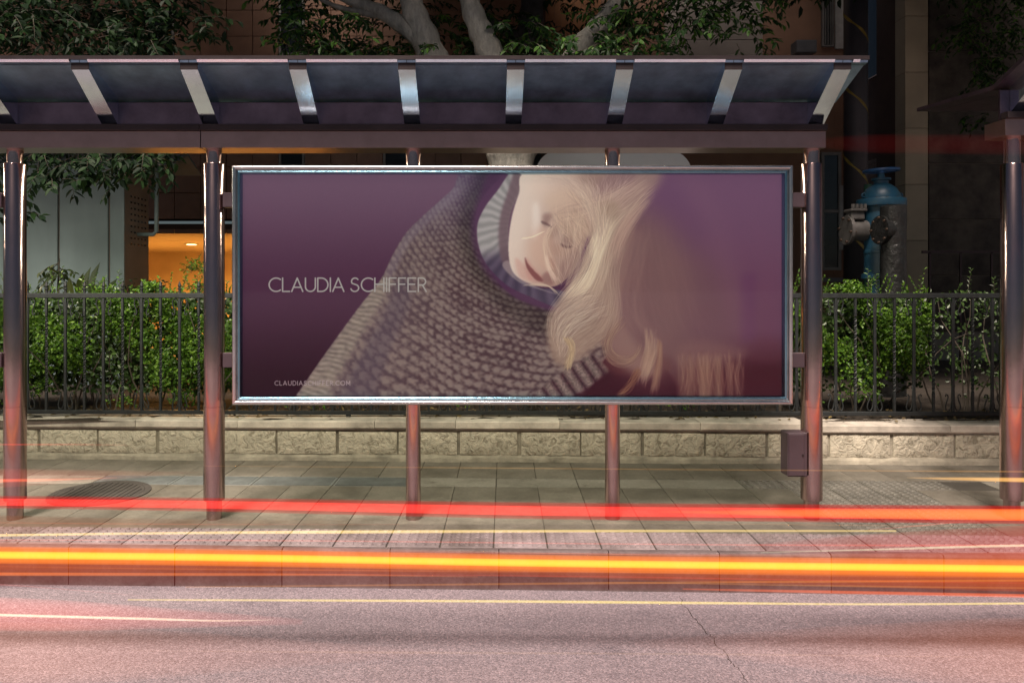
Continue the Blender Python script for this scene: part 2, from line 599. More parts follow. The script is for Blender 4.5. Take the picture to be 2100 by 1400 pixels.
copm = [MB().prism([(0, .0), (0, .050), (.006, .058), (.30, .062), (.30, -.004), (.03, -.004), (.022, -.016), (.012, -.016), (.008, 0)], -l / 2, l / 2, 'x').mesh('coping_stone', M['coping']) for l in (1.196, .896, .696)]
x = -9.2
k = 0
while x < 9:
    i = [0, 1, 0, 2, 1][k % 5]
    l = (1.2, .9, .7)[i]
    obj('coping_stone', copm[i], wall, (x + l / 2, 2.200 + rnd(-.003, .003), .289 + rnd(-.004, .004) - (.012 if x > 2.5 else 0)), (0, rnd(-.003, .003), 0))
    x += l; k += 1

# garden ground behind the wall
soil = MB()
nx, ny = 90, 40
v, f = [], []
for j in range(ny + 1):
    for i in range(nx + 1):
        v.append((-12 + 24 * i / nx, 6.6 + 8 * (j / ny) ** 1.6, .335 + (rnd(-.012, .02) if j else 0)))
for j in range(ny):
    for i in range(nx):
        a = j * (nx + 1) + i
        f.append((a, a + 1, a + nx + 2, a + nx + 1))
soil.add(v, f)
soil.obj('garden_ground', M['soil'], loc=(0, 0, 0), kind='structure')

# ------------------------------------------------------------------ iron fence on the wall
fence = empty('iron_fence', (0, 6.74, 0), ROT * .45, label='wrought iron fence with scrolls and twisted bars on the stone wall', cat='fence')
MB().box(-8.6, 4.575, -.012, .018, 1.408, 1.452, .004).obj('top_rail', M['fence'], fence)
MB().box(4.625, 8.6, -.012, .018, 1.408, 1.452, .004).obj('top_rail', M['fence'], fence)
MB().box(-8.6, 4.575, -.014, .020, .368, .404, .004).obj('bottom_rail', M['fence'], fence)
MB().box(4.625, 8.6, -.014, .020, .368, .404, .004).obj('bottom_rail', M['fence'], fence)
MB().box(4.577, 4.623, -.02, .026, .30, 1.56, .004).box(4.57, 4.63, -.027, .033, 1.56, 1.575).obj('fence_post', M['fence'], fence)
for q in (-7.2, -5.3, -1.2, .8):
    MB().box(q - .02, q + .02, -.01, .016, .30, .368).obj('rail_foot', M['fence'], fence)

def twist_mesh():
    v, f = [], []
    n = 44
    for i in range(n + 1):
        z = 1.0 * i / n
        tw = 0 if z < .16 or z > .84 else (z - .16) / .68 * math.pi * 9
        for q in range(4):
            a = tw + math.pi / 4 + q * math.pi / 2
            v.append((.0135 * math.cos(a), .0135 * math.sin(a), z * 1.004))
    for i in range(n):
        for q in range(4):
            a, b = i * 4 + q, i * 4 + (q + 1) % 4
            f.append((a, b, b + 4, a + 4))
    return MB().add(v, f).mesh('twisted_bar', M['fence'])
twist = twist_mesh()
plain = MB().box(-.011, .011, -.011, .011, 0, 1.004, .002).mesh('square_bar', M['fence'])
def scroll_mesh():
    pts = []
    for i in range(27):
        t = i / 26
        if t < .45:
            a = t / .45
            pts.append((.012 + .026 * a ** 1.6, 0, .21 * (1 - a) + .0))
        else:
            a = (t - .45) / .55
            ang = math.pi * 1.55 * a
            r = .030 - .010 * a
            pts.append((.012 + .024 + .002 + r * math.sin(ang) * .95 + .0, 0, -.004 - 0 + .0 + (r * math.cos(ang) - .030)))
    # lyre-shaped hook: stem, wide shoulder, curled end
    P2 = [(.010, .235), (.010, .16), (.012, .09), (.018, .045), (.030, .014), (.048, .006), (.062, .020), (.066, .045), (.060, .075), (.048, .105),
          (.043, .130), (.048, .150), (.060, .153), (.066, .142), (.062, .132)]
    return MB().tube([(x, 0, z) for x, z in P2], [.0055] * (len(P2) - 1) + [.004], 6).mesh('scroll', M['fence'], True)
scroll = scroll_mesh()
spear = MB().lathe([(.012, 0), (.012, .03), (.019, .036), (.019, .042), (.010, .048), (.017, .066), (.001, .112)], 8).mesh('finial', M['fence'])
for k in range(-28, 72):
    x = -3.75 + .172 * k
    if abs(x - 4.6) < .08:
        continue
    sc_bar = k % 2 == 0
    b = obj('square_bar' if sc_bar else 'twisted_bar', plain if sc_bar else twist, fence, (x, .003, .404), (0, 0, rnd(-.1, .1) if not sc_bar else 0))
    if sc_bar and -5.2 < x < 5.6:
        for sx in (-1, 1):
            obj('scroll', scroll, b, (0, 0, .0), (0, 0, 0), (sx, 1, 1))
            obj('scroll', scroll, b, (0, 0, 1.004), (0, 0, 0), (sx, 1, -1))
    if x < -1.5:
        obj('finial', spear, b, (0, 0, 1.048))

# ------------------------------------------------------------------ brown tiled building with a lit alcove
ba = empty('tiled_building', (0, 12, .3), label='brown tiled building with a lit alcove behind the hedge', cat='building')
def wallbox(x0, x1, z0, z1, y0=.0, y1=.5):
    return MB().box(x0, x1, y0, y1, z0 - .3, z1 - .3)
OX0, OX1, OZ = -5.62, -2.4, 2.43
core = MB()
core.box(-16, OX0, .032, .5, 0, 2.30)
core.box(OX1, 1.0, .032, .5, 0, 2.30)
core.box(-16, 1.0, .032, .5, 2.30, 9)
core.obj('wall', M['tile_joint'], ba)
MB().box(-8, 1.0, .02, .06, 2.13, 2.215).obj('lintel', M['tile_joint'], ba)
tl = MB().box(.004, .410, 0, .03, .004, .410, .004).mesh('wall_tile', M['tile'])
tlow = MB().box(.004, .410, 0, .03, .003, .075, .003).mesh('lintel_tile', M['tile'])
skip = set()
for r in range(12):
    skip.add((3, r)) if r >= 2 else None
skip |= {(7, 0), (7, 1), (7, 2), (-2, 6), (-2, 7)}
Z0 = 2.59 - .3
for r in range(11):
    for c in range(-9, 14):
        x = -4.483 + .414 * c
        if (c, r) in skip or x > .6:
            continue
        obj('wall_tile', tl, ba, (x, 0 + rnd(-.002, .002), Z0 + .414 * r - .0))
for c in range(-9, 14):
    x = -4.483 + .414 * c
    if x < .6:
        obj('lintel_tile', tlow, ba, (x, 0, 2.135 - .08 + .075 * 0 + .0))
def window(parent, x0, x1, z0, z1, y, n=1, fr=.035):
    b = MB()
    b.box(x0, x0 + fr, y - .02, y + .03, z0, z1).box(x1 - fr, x1, y - .02, y + .03, z0, z1)
    b.box(x0 + fr, x1 - fr, y - .02, y + .03, z0, z0 + fr).box(x0 + fr, x1 - fr, y - .02, y + .03, z1 - fr, z1)
    for k in range(1, n):
        z = z0 + (z1 - z0) * k / n
        b.box(x0 + fr, x1 - fr, y - .018, y + .028, z - fr / 2, z + fr / 2)
    w = b.obj('window', M['window_frame'], parent)
    MB().box(x0 + fr, x1 - fr, y + .004, y + .012, z0 + fr, z1 - fr).obj('pane', M['window_dark'], w)
    return w
window(ba, -3.237, -2.831, 3.42 - .3, 6.7, .012, 4)
window(ba, -1.581, -1.175, 2.6 - .3, 3.82 - .3, .012, 2)
window(ba, -5.307, -4.901, 5.08 - .3, 5.9 - .3, .012, 1)
# alcove interior
zi = 2.43 - .3
MB().box(-9.5, OX1, 8.0, 8.2, -.2, zi).obj('back_wall', M['room_wall'], ba)
MB().box(OX1, OX1 + .2, .502, 8.2, -.2, zi).obj('side_wall', M['room_wall'], ba)
MB().box(-9.5, -9.3, .502, 8.0, -.2, zi).obj('side_wall', M['room_wall'], ba)
MB().box(-9.5, OX1, .0, 8.2, -.25, -.2).obj('alcove_floor', M['mortar'], ba)
plank = MB().box(-9.3, OX1, .004, .296, zi, zi + .02).mesh('ceiling_plank', M['room_ceiling'])
for k in range(27):
    obj('ceiling_plank', plank, ba, (0, .06 + .30 * k, rnd(0, .003)))
MB().box(-9.5, OX1, .0, 8.2, zi + .025, zi + .05).obj('ceiling_back', M['tile_joint'], ba)
MB().box(-3.95, -3.70, 5.0, 5.3, -.2, zi).obj('alcove_pier', M['room_wall'], ba)
lp = P(393, 500, 16.0)
lamp = empty('ceiling_lamp', (lp.x, 16.0, 2.43), label='small round lit downlight in the orange alcove ceiling', cat='lamp')
MB().lathe([(.10, 0), (.155, -.002), (.155, -.012), (.10, -.018)], 24).obj('lamp_ring', M['white_trim'], lamp)
MB().lathe([(.001, -.022), (.10, -.020)], 24, caps=False).obj('lamp_lens', lit('lamp_lens', (1, .62, .25), 14), lamp)
for i, (lx, ly, en) in enumerate([(lp.x, 16.0, 420), (-5.2, 14.0, 320)]):
    la = bpy.data.lights.new('lamp_light', 'AREA')
    la.shape = 'DISK'; la.size = .2; la.energy = en; la.color = (1, .47, .11); la.spread = math.radians(170)
    lo = obj('lamp_light', la, lamp, (lx - lp.x, ly - 16.0, -.03))

# ------------------------------------------------------------------ orange plastered building
bb = empty('plaster_building', (0, 13, .3), label='dim orange plastered building with pale corner trim on the right', cat='building')
b = MB()
b.box(.9, 6.05, 0, .6, 0, 9)
b.obj('wall', M['plaster'], bb)
for k in range(9):
    MB().box(1.0 + .115 * k + .003, 1.0 + .115 * (k + 1) - .003, -.02, -.001, 3.0, 9).obj('wall_board', surface('wall_board', (.19, .088, .036), var=.15) if k == 0 else bpy.data.materials['wall_board'], bb)
for k in range(8):
    MB().box(3.12, 4.80, -.045, -.002, 4.78 + .335 * k, 4.78 + .335 * k + .328, .006).obj('shutter_slat', M['shutter'], bb)
MB().box(6.052, 6.215, -.03, .6, 5.30, 9, .006).obj('corner_trim', M['white_trim'], bb)
MB().box(6.052, 6.215, .0, .6, 0, 5.298).obj('corner_pier', M['plaster'], bb)
w = window(bb, 5.82, 6.02, 5.33, 8, -.03, 2, .03)
for k in range(3):
    MB().box(5.865 + .045 * k, 5.885 + .045 * k, -.05, -.03, 5.37, 7.9).obj('louvre', M['window_frame'], w)
window(bb, 5.80, 6.14, 1.5, 3.52, -.04, 2, .05)
MB().box(6.10, 6.20, -.07, -.045, 1.85, 2.95).obj('shutter_board', M['pipe'], bb)
MB().box(5.7, 6.5, -.16, -.02, 1.30, 1.37).obj('window_ledge', M['grey_box'], bb)
MB().box(5.295, 5.64, -.25, -.001, 5.17, 5.38, .01).obj('vent_box', M['grey_box'], bb)
# return wall of brick
rb = MB()
bx = empty('brick_wall', (6.9, 12.74, .3), label='narrow grey brick wall between the striped pole and the grey drainpipe', cat='wall')
MB().box(.012, .3, .0, 3.2, 0, 9).obj('wall_core', M['tile_joint'], bx)
br = MB().box(0, .02, .004, .226, .004, .074).mesh('brick', M['brick'])
for r in range(24):
    for c in range(5):
        obj('brick', br, bx, (rnd(-.002, .002), c * .23 - (.115 if r % 2 else 0) + .116, 1.6 + r * .078))
MB().box(-.05, .0, .2, .75, 4.9, 8, .01).obj('dark_shutter', M['window_dark'], bx)
# pipes beside the pillar
dp = empty('drainpipe', (6.83, 12.35, .3), label='pale grey drainpipe running up beside the beige pillar', cat='pipe')
MB().lathe([(.024, 0), (.024, 8)], 12).obj('pipe_run', M['pipe'], dp, True)
for k in range(6):
    MB().lathe([(.033, 0), (.033, .05)], 12, (0, 0, .8 + 1.3 * k)).obj('pipe_bracket', M['grey_box'], dp)
MB().lathe([(.013, 0), (.013, 8)], 8, (6.77, 12.4, .3)).obj('thin_conduit', M['fence'], smooth=True, label='thin dark conduit left of the pale grey drainpipe', cat='pipe')
pl = empty('beige_pillar', (6.89, 12.0, .3), label='tall beige panelled pillar right of the grey drainpipe', cat='pillar')
MB().box(-.17, .17, .02, .9, 0, 9).obj('pillar_core', M['tile_joint'], pl)
pm = MB().box(-.18, .18, 0, .3, .003, .887, .004).mesh('pillar_panel', M['beige'])
for k in range(10):
    obj('pillar_panel', pm, pl, (0, 0, .15 + .89 * k + .02))
ds = empty('stained_wall', (7.14, 12.1, .3), label='dark stained stone wall of large panels at the far right', cat='wall')
MB().box(-.06, 9, .035, .6, 0, 9).obj('wall_core', M['pale_joint'], ds)
dm = MB().box(.003, 1.197, 0, .03, .006, .892, .006).mesh('wall_panel', M['darkstone'])
for r in range(9):
    for c in range(6):
        obj('wall_panel', dm, ds, (1.2 * c - (.5 if r % 2 else 0) * 0 + .0, rnd(0, .006), 5.286 - .3 - .898 * 5 + .898 * r))
rl = empty('garden_railing', (7.0, 11.0, .3), label='dark thin railing in the shade before the stained wall', cat='railing')
for k in range(5):
    MB().box(-.5 + .45 * k, -.475 + .45 * k, 0, .025, 0, 1.72).obj('rail_post', M['dark_metal'], rl)
MB().box(-.6, 1.6, 0, .025, 1.7, 1.74).obj('handrail', M['dark_metal'], rl)

# striped dark pole
po = empty('striped_pole', (5.675, 11.5, .3), label='thick dark wrapped pole with a yellow spiral stripe', cat='pole')
MB().lathe([(.17, 0), (.17, 9)], 32).obj('pole_shaft', M['wrap'], po, True)
for k in range(8):
    v, f = [], []
    z0 = 3.86 - .3 + 1.075 * (k - 3) + .70
    for i in range(41):
        a = math.pi + i / 40 * math.pi * 2
        z = z0 - 1.075 * i / 40
        w = .024 + .008 * math.sin(i * .7)
        for r_, zz in ((.174, z - w), (.174, z + w)):
            v.append((r_ * math.cos(a), r_ * math.sin(a), zz))
    f = [(2 * i, 2 * i + 2, 2 * i + 3, 2 * i + 1) for i in range(40)]
    MB().add(v, f).obj('yellow_stripe', M['yellow'], po)

# white kiosk with a rounded roof behind the board
ki = empty('white_kiosk', (1.63, 9.4, .3), label='white cabin with a rounded roof showing just above the billboard', cat='kiosk')
W_, T_ = .97, 2.93
prof = [(-W_, 0), (W_, 0)] + [(W_ - .36 + .36 * math.cos(a), T_ - .30 + .30 * math.sin(a)) for a in [math.pi / 2 * q / 8 for q in range(9)]] + \
       [(-W_ + .36 - .36 * math.cos(a), T_ - .30 + .30 * math.sin(a)) for a in [math.pi / 2 * (1 - q / 8) for q in range(9)]]
MB().prism(prof, 0, 1.3, 'y').obj('kiosk_shell', M['van'], ki, 40)
MB().box(-.75, .75, -.012, -.002, 1.0, 2.2, .004).obj('kiosk_window', M['window_dark'], ki)

# utility cabinet on the left
cb = empty('utility_cabinet', (0, 9.0, .3), label='pale grey green utility cabinet with vent slots and a sheet roof', cat='cabinet')
CX0, CX1, CZ = -6.0, -4.27, 2.95 - .3
MB().box(CX0, CX1, .02, .66, 0, CZ).obj('cabinet_body', M['cabinet_side'], cb)
for a, q in ((-5.99, -5.06), (-5.035, -4.46)):
    d = MB().box(a, q, -.012, .018, .02, CZ - .13, .006).obj('door_panel', M['cabinet'], cb)
    MB().box(q - .10, q - .07, -.04, -.013, 1.05, 1.19, .005).obj('door_handle', M['grey_box'], d)
MB().box(-4.435, CX1, -.004, .018, .02, CZ - .13).obj('corner_strip', M['cabinet'], cb)
MB().box(CX0, CX1 + .004, -.010, .018, CZ - .12, CZ, .004).obj('top_rail', M['cabinet'], cb)
for r in range(9):
    for c in range(5):
        y = .16 + c * .095
        z = 1.72 + r * .072
        MB().box(CX1 + .001, CX1 + .006, y, y + .035, z, z + .022).obj('vent_slot', M['window_dark'], cb)
rf = MB().prism([(-.06, CZ + .02), (.35, CZ + .22), (.80, CZ + .02), (.80, CZ + .0), (.35, CZ + .19), (-.06, CZ)], CX0 - .1, CX1 + .62, 'x').obj('sheet_roof', M['roof_sheet'], cb)
for q in range(16):
    x = CX0 - .05 + q * .155
    MB().prism([(-.065, CZ + .022), (.35, CZ + .225), (.35, CZ + .24), (-.065, CZ + .04)], x, x + .03, 'x').obj('roof_rib', M['roof_sheet'], rf)
MB().tube([(CX1 + .0, .36, 1.86), (CX1 + .19, .36, 1.86), (CX1 + .23, .36, 1.90), (CX1 + .23, .36, CZ + .15)], .026, 10).obj('conduit', M['cabinet'], cb, True)
# ---------------------------------------------------------------- poster print
def paint_poster():
    """The advert print: a woman in a chunky knit, painted as an sRGB array."""
    x0, x1, y0, y1 = 502.0, 1598.0, 357.0, 812.0
    s = 1.4
    W, H = int((x1 - x0) * s), int((y1 - y0) * s)
    rng = np.random.default_rng(7)
    PX, PY = np.meshgrid(x0 + (np.arange(W) + .5) / s, y0 + (np.arange(H) + .5) / s)

    def blur(a, r):
        r *= s
        k = max(1, int(round(r * .6)))
        for _ in range(3):
            for ax in (0, 1):
                n = a.shape[ax]
                pad = [(k + 1, k)] if ax == 0 else [(0, 0), (k + 1, k)]
                if a.ndim == 3:
                    pad = ([(k + 1, k), (0, 0), (0, 0)] if ax == 0 else [(0, 0), (k + 1, k), (0, 0)])
                elif ax == 0:
                    pad = [(k + 1, k), (0, 0)]
                c = np.cumsum(np.pad(a, pad, mode='edge'), axis=ax)
                w = 2 * k + 1
                a = (np.take(c, range(w, w + n), axis=ax) - np.take(c, range(0, n), axis=ax)) / w
        return a

    def spline(pts, n=12, closed=True):
        P = np.array(pts, float)
        if closed:
            P = np.vstack([P[-1], P, P[0], P[1]])
        else:
            P = np.vstack([2 * P[0] - P[1], P, 2 * P[-1] - P[-2]])
        out = []
        t = np.linspace(0, 1, n, endpoint=False)[:, None]
        for i in range(1, len(P) - 2):
            a, b, c, d = P[i - 1], P[i], P[i + 1], P[i + 2]
            out.append(.5 * (2 * b + (c - a) * t + (2 * a - 5 * b + 4 * c - d) * t ** 2 + (3 * b - 3 * c + d - a) * t ** 3))
        if not closed:
            out.append(P[-2][None])
        return np.vstack(out)

    def mask(pts, soft=1.0, smooth=True):
        Q = spline(pts, 6) if smooth else np.array(pts, float)
        m = np.zeros((H, W), bool)
        bx0, by0 = Q.min(0); bx1, by1 = Q.max(0)
        i0, i1 = max(0, int((by0 - y0) * s) - 1), min(H, int((by1 - y0) * s) + 2)
        j0, j1 = max(0, int((bx0 - x0) * s) - 1), min(W, int((bx1 - x0) * s) + 2)
        X, Y = PX[i0:i1, j0:j1], PY[i0:i1, j0:j1]
        mm = np.zeros(X.shape, bool)
        for (ax, ay), (bx, by) in zip(Q, np.roll(Q, -1, 0)):
            if ay == by:
                continue
            c = (ay > Y) != (by > Y)
            mm ^= c & (X < (bx - ax) * (Y - ay) / (by - ay) + ax)
        m[i0:i1, j0:j1] = mm
        return blur(m.astype(float), soft)

    def noise(fx, fy, seed=0):
        r = np.random.default_rng(seed)
        gx, gy = int((x1 - x0) / fx) + 3, int((y1 - y0) / fy) + 3
        g = r.random((gy, gx))
        u, v = (PX - x0) / fx, (PY - y0) / fy
        i, j = u.astype(int), v.astype(int)
        a, b = u - i, v - j
        a, b = a * a * (3 - 2 * a), b * b * (3 - 2 * b)
        return (g[j, i] * (1 - a) + g[j, i + 1] * a) * (1 - b) + (g[j + 1, i] * (1 - a) + g[j + 1, i + 1] * a) * b

    def C(r, g, b):
        return np.array([r, g, b], float) / 255

    def over(m, col):
        nonlocal I
        I = I * (1 - m[..., None]) + np.asarray(col) * m[..., None]

    def sm(a, b, t):
        t = np.clip((t - a) / (b - a), 0, 1)
        return t * t * (3 - 2 * t)

    def strands(ga, gb, n, light, dark, width=1.0, alpha=1.0, jit=3.0, t0=(0, .12), t1=(.86, 1), bias=1.0):
        A, B = spline(ga, 14, False), spline(gb, 14, False)
        k = 420
        def res(P):
            d = np.r_[0, np.cumsum(np.hypot(*np.diff(P, axis=0).T))]
            q = np.linspace(0, d[-1], k)
            return np.stack([np.interp(q, d, P[:, 0]), np.interp(q, d, P[:, 1])], 1)
        A, B = res(A), res(B)
        nonlocal I
        for batch in range(5):
            m_ = n // 5
            f = rng.random(m_)
            P = A[None] * (1 - f)[:, None, None] + B[None] * f[:, None, None]
            ph = rng.random((m_, 2)) * 6.28
            q = np.linspace(0, 1, k)
            off = np.stack([np.sin(q[None] * (3 + 4 * rng.random((m_, 1))) + ph[:, :1]), np.sin(q[None] * (3 + 4 * rng.random((m_, 1))) + ph[:, 1:])], 2)
            P = P + off * jit
            a = rng.uniform(*t0, m_)[:, None]; b = rng.uniform(*t1, m_)[:, None]
            wgt = np.clip((q[None] - a) / .06, 0, 1) * np.clip((b - q[None]) / .10, 0, 1)
            br = rng.random(m_) ** bias
            cc = np.asarray(dark)[None] * (1 - br)[:, None] + np.asarray(light)[None] * br[:, None]
            X = ((P[..., 0] - x0) * s - .5).ravel(); Y = ((P[..., 1] - y0) * s - .5).ravel()
            ww = wgt.ravel(); cc = np.repeat(cc, k, 0)
            ok = (X > 0) & (Y > 0) & (X < W - 2) & (Y < H - 2) & (ww > .01)
            X, Y, ww, cc = X[ok], Y[ok], ww[ok], cc[ok]
            i, j = Y.astype(int), X.astype(int)
            fy, fx = Y - i, X - j
            a4 = np.zeros(H * W); c4 = np.zeros((H * W, 3))
            for di, dj, wt in ((0, 0, (1 - fy) * (1 - fx)), (0, 1, (1 - fy) * fx), (1, 0, fy * (1 - fx)), (1, 1, fy * fx)):
                idx = (i + di) * W + j + dj
                w_ = wt * ww
                a4 += np.bincount(idx, w_ * .42, H * W)
                for ch in range(3):
                    c4[:, ch] += np.bincount(idx, w_ * .42 * cc[:, ch], H * W)
            a4 = a4.reshape(H, W); c4 = c4.reshape(H, W, 3)
            if width > 1:
                a4 = blur(a4, width * .6); c4 = blur(c4, width * .6)
            al = (1 - np.exp(-a4 * 1.1)) * alpha
            I = I * (1 - al[..., None]) + (c4 / np.maximum(a4, 1e-6)[..., None]) * al[..., None]

    # backdrop
    v = (PY - y0) / (y1 - y0)
    u = (PX - x0) / (x1 - x0)
    left = C(114, 88, 108) * (1 - sm(0, .55, v))[..., None] + C(80, 50, 72) * (sm(0, .55, v) * (1 - sm(.5, 1, v)))[..., None] + C(40, 10, 28) * sm(.5, 1, v)[..., None]
    right = C(114, 82, 108) * (1 - sm(0, .7, v))[..., None] + C(105, 68, 90) * (sm(0, .7, v) * (1 - sm(.68, .9, v)))[..., None] + C(66, 24, 36) * sm(.68, .9, v)[..., None]
    w = sm(.55, .8, u)[..., None]
    I = left * (1 - w) + right * w
    over(.7 * mask([(1262, 470), (1330, 450), (1420, 500), (1500, 600), (1510, 720), (1330, 780), (1270, 690)], 46), C(114, 86, 88))
    over(.28 * mask([(1310, 380), (1390, 390), (1460, 480), (1400, 520), (1330, 450)], 30), C(100, 68, 98))
    over(.4 * mask([(1515, 560), (1545, 560), (1545, 700), (1515, 700)], 8, False), C(96, 56, 92))
    over(.14 * mask([(1420, 360), (1470, 420), (1520, 600), (1530, 690), (1500, 690), (1460, 520), (1390, 370)], 22), C(140, 105, 118))
    over(.30 * mask([(1540, 700), (1598, 700), (1598, 740), (1540, 740)], 10), C(100, 60, 70))
    # pale knit strands at lower right
    for k, (px, ww, br) in enumerate([(1395, 9, .5), (1412, 7, .7), (1440, 12, 1), (1468, 8, .85), (1492, 6, .5), (1512, 5, .35)]):
        over(.5 * br * mask([(px - ww, 730), (px + ww, 726), (px + ww + 3, 830), (px - ww + 1, 830)], 6, False), C(178, 150, 118))
    over(.5 * mask([(1385, 712), (1420, 700), (1500, 710), (1530, 728), (1440, 745), (1386, 745)], 12), C(136, 104, 98))
    strands([(1388, 716), (1392, 770), (1390, 830)], [(1520, 716), (1518, 770), (1524, 830)], 150, C(190, 160, 128), C(96, 58, 60), 2.0, alpha=.55, jit=4, t0=(0, .3), t1=(.6, 1))

    # sweater
    sw = [(950, 350), (930, 385), (898, 415), (862, 448), (832, 480), (806, 524), (782, 574), (742, 625), (702, 680), (656, 745), (606, 818), (560, 880), (900, 900),
          (1110, 840), (1165, 800), (1240, 735), (1235, 660), (1150, 640), (1060, 612), (1008, 560), (978, 500), (976, 440), (996, 395), (1030, 350)]
    m = mask(sw, 1.6)
    r_ = np.hypot(PX - 1130, PY - 330)
    th = np.arctan2(PY - 330, PX - 1130)
    wob = (noise(90, 90, 3) - .5) * .5 + (noise(26, 26, 4) - .5) * .10
    lr = np.log(np.maximum(r_, 40)) * 26 + wob * 1.6
    tt = th * 21 + wob * 1.2
    row = np.floor(lr)
    fr = lr - row
    chev = .9 * np.abs(fr - .5)
    cell = np.abs(np.sin(np.pi * (tt + .5 * (row % 2) + chev)))
    bump = np.clip((.42 + .75 * cell ** 1.2) * np.sin(np.pi * fr) ** .75 - .08 + (noise(5, 4, 5) - .5) * .75 + (noise(13, 10, 8) - .5) * .35 + (noise(40, 30, 6) - .5) * .45, 0, 1)
    bump = blur(bump, 1.0)
    fade = sm(950, 820, PX + (PY - 560) * .55)         # light along the outer arm
    depth = sm(360, 520, PY)
    base_hi = C(116, 106, 118) * (1 - depth)[..., None] + C(134, 120, 113) * depth[..., None]
    edge = sm(1000, 760, PX + (PY - 600) * .3)
    base_lo = C(94, 76, 100) * (1 - depth)[..., None] + (C(74, 55, 60) * (1 - edge)[..., None] + C(92, 76, 82) * edge[..., None]) * depth[..., None]
    col = base_lo * (1 - bump)[..., None] + base_hi * bump[..., None]
    inner = sm(.0, 1., 1 - mask([(1000, 340), (1150, 340), (1250, 640), (1140, 690), (1040, 650), (965, 560), (940, 460)], 26))
    col = col * (.70 + .30 * inner)[..., None]
    over(m, col)
    rim = mask([(786, 566), (743, 622), (703, 678), (656, 745), (600, 830), (560, 880), (640, 880), (676, 810), (716, 735), (764, 650), (802, 586)], 7) * m
    shade = mask([(812, 580), (790, 640), (740, 735), (700, 822), (760, 822), (800, 720), (838, 630), (846, 570)], 10) * m
    over(.45 * shade, C(84, 72, 86))
    ribs = .9 + .1 * np.sin((PY * .9 - PX * .25) * .62 + 6 * noise(30, 30, 9)) + (noise(7, 4, 19) - .5) * .16
    over(.80 * rim, C(160, 150, 136) * ribs[..., None])
    rim2 = mask([(930, 385), (862, 448), (832, 480), (806, 524), (790, 560), (806, 566), (834, 510), (870, 466), (940, 400)], 5) * m
    over(.35 * rim2, C(140, 130, 140))
    # cuff, ribbed band at the bottom
    cm = mask([(1086, 822), (1130, 782), (1172, 752), (1214, 728), (1232, 742), (1246, 764), (1212, 792), (1178, 822)], 2)
    cu = (PX - 1086) * .80 + (PY - 822) * -.6
    ridge = np.abs(np.sin(cu / 24.0 * np.pi + (PX * .6 + PY * .8) * .006))
    over(cm, (C(72, 44, 54) * (1 - ridge)[..., None] + C(150, 132, 124) * ridge[..., None]) * (.85 + .3 * (noise(3, 3, 11) - .5))[..., None])
    over(.9 * mask([(1178, 822), (1212, 792), (1250, 762), (1340, 752), (1372, 770), (1370, 822)], 5), C(58, 18, 32))
    over(.7 * mask([(1235, 735), (1300, 720), (1370, 735), (1360, 765), (1260, 768)], 8), C(84, 40, 44))
    # neck shadow between sweater and collar
    over(.80 * mask([(1006, 350), (985, 395), (968, 450), (972, 510), (1002, 566), (1060, 612), (1140, 640), (1150, 612), (1080, 590), (1030, 560),
                     (990, 520), (980, 470), (1004, 418), (1048, 350)], 7), C(84, 56, 84))
    # collar
    cb = [(1050, 350), (1020, 390), (994, 425), (979, 462), (982, 505), (1000, 545), (1040, 585), (1090, 610), (1150, 632), (1160, 600), (1100, 588),
          (1066, 572), (1046, 540), (1041, 490), (1048, 430), (1085, 350)]
    m = mask(cb, 1.3)
    ang = np.arctan2(PY - 455, PX - 1090)
    rib = .5 + .5 * np.sin(ang * 34 + (noise(18, 18, 13) - .5) * 2)
    lit = sm(545, 500, PY + (PX - 1000) * .3)
    c1 = C(162, 160, 157) + (rib - .6)[..., None] * C(30, 28, 28)
    c2 = C(84, 74, 92) + (rib - .5)[..., None] * C(22, 20, 20)
    over(m, c1 * lit[..., None] + c2 * (1 - lit)[..., None])
    over(.85 * mask([(1056, 350), (1040, 395), (1026, 440), (1022, 490), (1030, 540), (1050, 566), (1046, 530), (1043, 480), (1052, 425), (1084, 350)], 4),
         C(112, 92, 98))
    over(.55 * mask([(1030, 545), (1060, 576), (1100, 592), (1150, 606), (1100, 588), (1066, 568), (1044, 535)], 1.2), C(170, 158, 156))
    # face
    fc = [(1084, 350), (1064, 395), (1050, 440), (1043, 485), (1043, 525), (1050, 555), (1068, 573), (1096, 585), (1126, 588), (1150, 580), (1180, 545),
          (1205, 480), (1235, 420), (1262, 350)]
    m = mask(fc, 1.4)
    t = sm(1045, 1190, PX + (PY - 470) * .25)[..., None]
    over(m, C(222, 208, 192) * (1 - t) + C(170, 142, 128) * t)
    over(.40 * m * mask([(1100, 350), (1180, 350), (1180, 420), (1120, 420), (1090, 390)], 18), C(226, 205, 186))
    over(.55 * m * mask([(1092, 420), (1104, 420), (1106, 470), (1092, 490)], 6), C(240, 232, 220))
    over(.55 * m * mask([(1098, 470), (1125, 470), (1126, 560), (1090, 540), (1080, 510)], 14), C(206, 172, 150))
    over(.58 * m * mask([(1112, 441), (1128, 436), (1133, 444), (1124, 456), (1116, 466)], 4.5), C(126, 96, 92))
    over(.4 * m * mask([(1128, 465), (1140, 458), (1148, 466), (1140, 482), (1126, 490)], 5), C(150, 122, 110))
    over(.55 * m * mask([(1152, 488), (1166, 484), (1178, 494), (1172, 503), (1158, 502)], 5), C(116, 88, 88))
    for q in range(7):
        over(.5 * m * mask([(1152 + q * 4, 482 + q * 2.4), (1156 + q * 4, 483 + q * 2.4), (1163 + q * 4, 474 + q * 3.2)], .8, False), C(112, 86, 84))
    over(.45 * m * mask([(1122, 470), (1136, 500), (1148, 500), (1150, 520), (1124, 520)], 7), C(172, 138, 122))
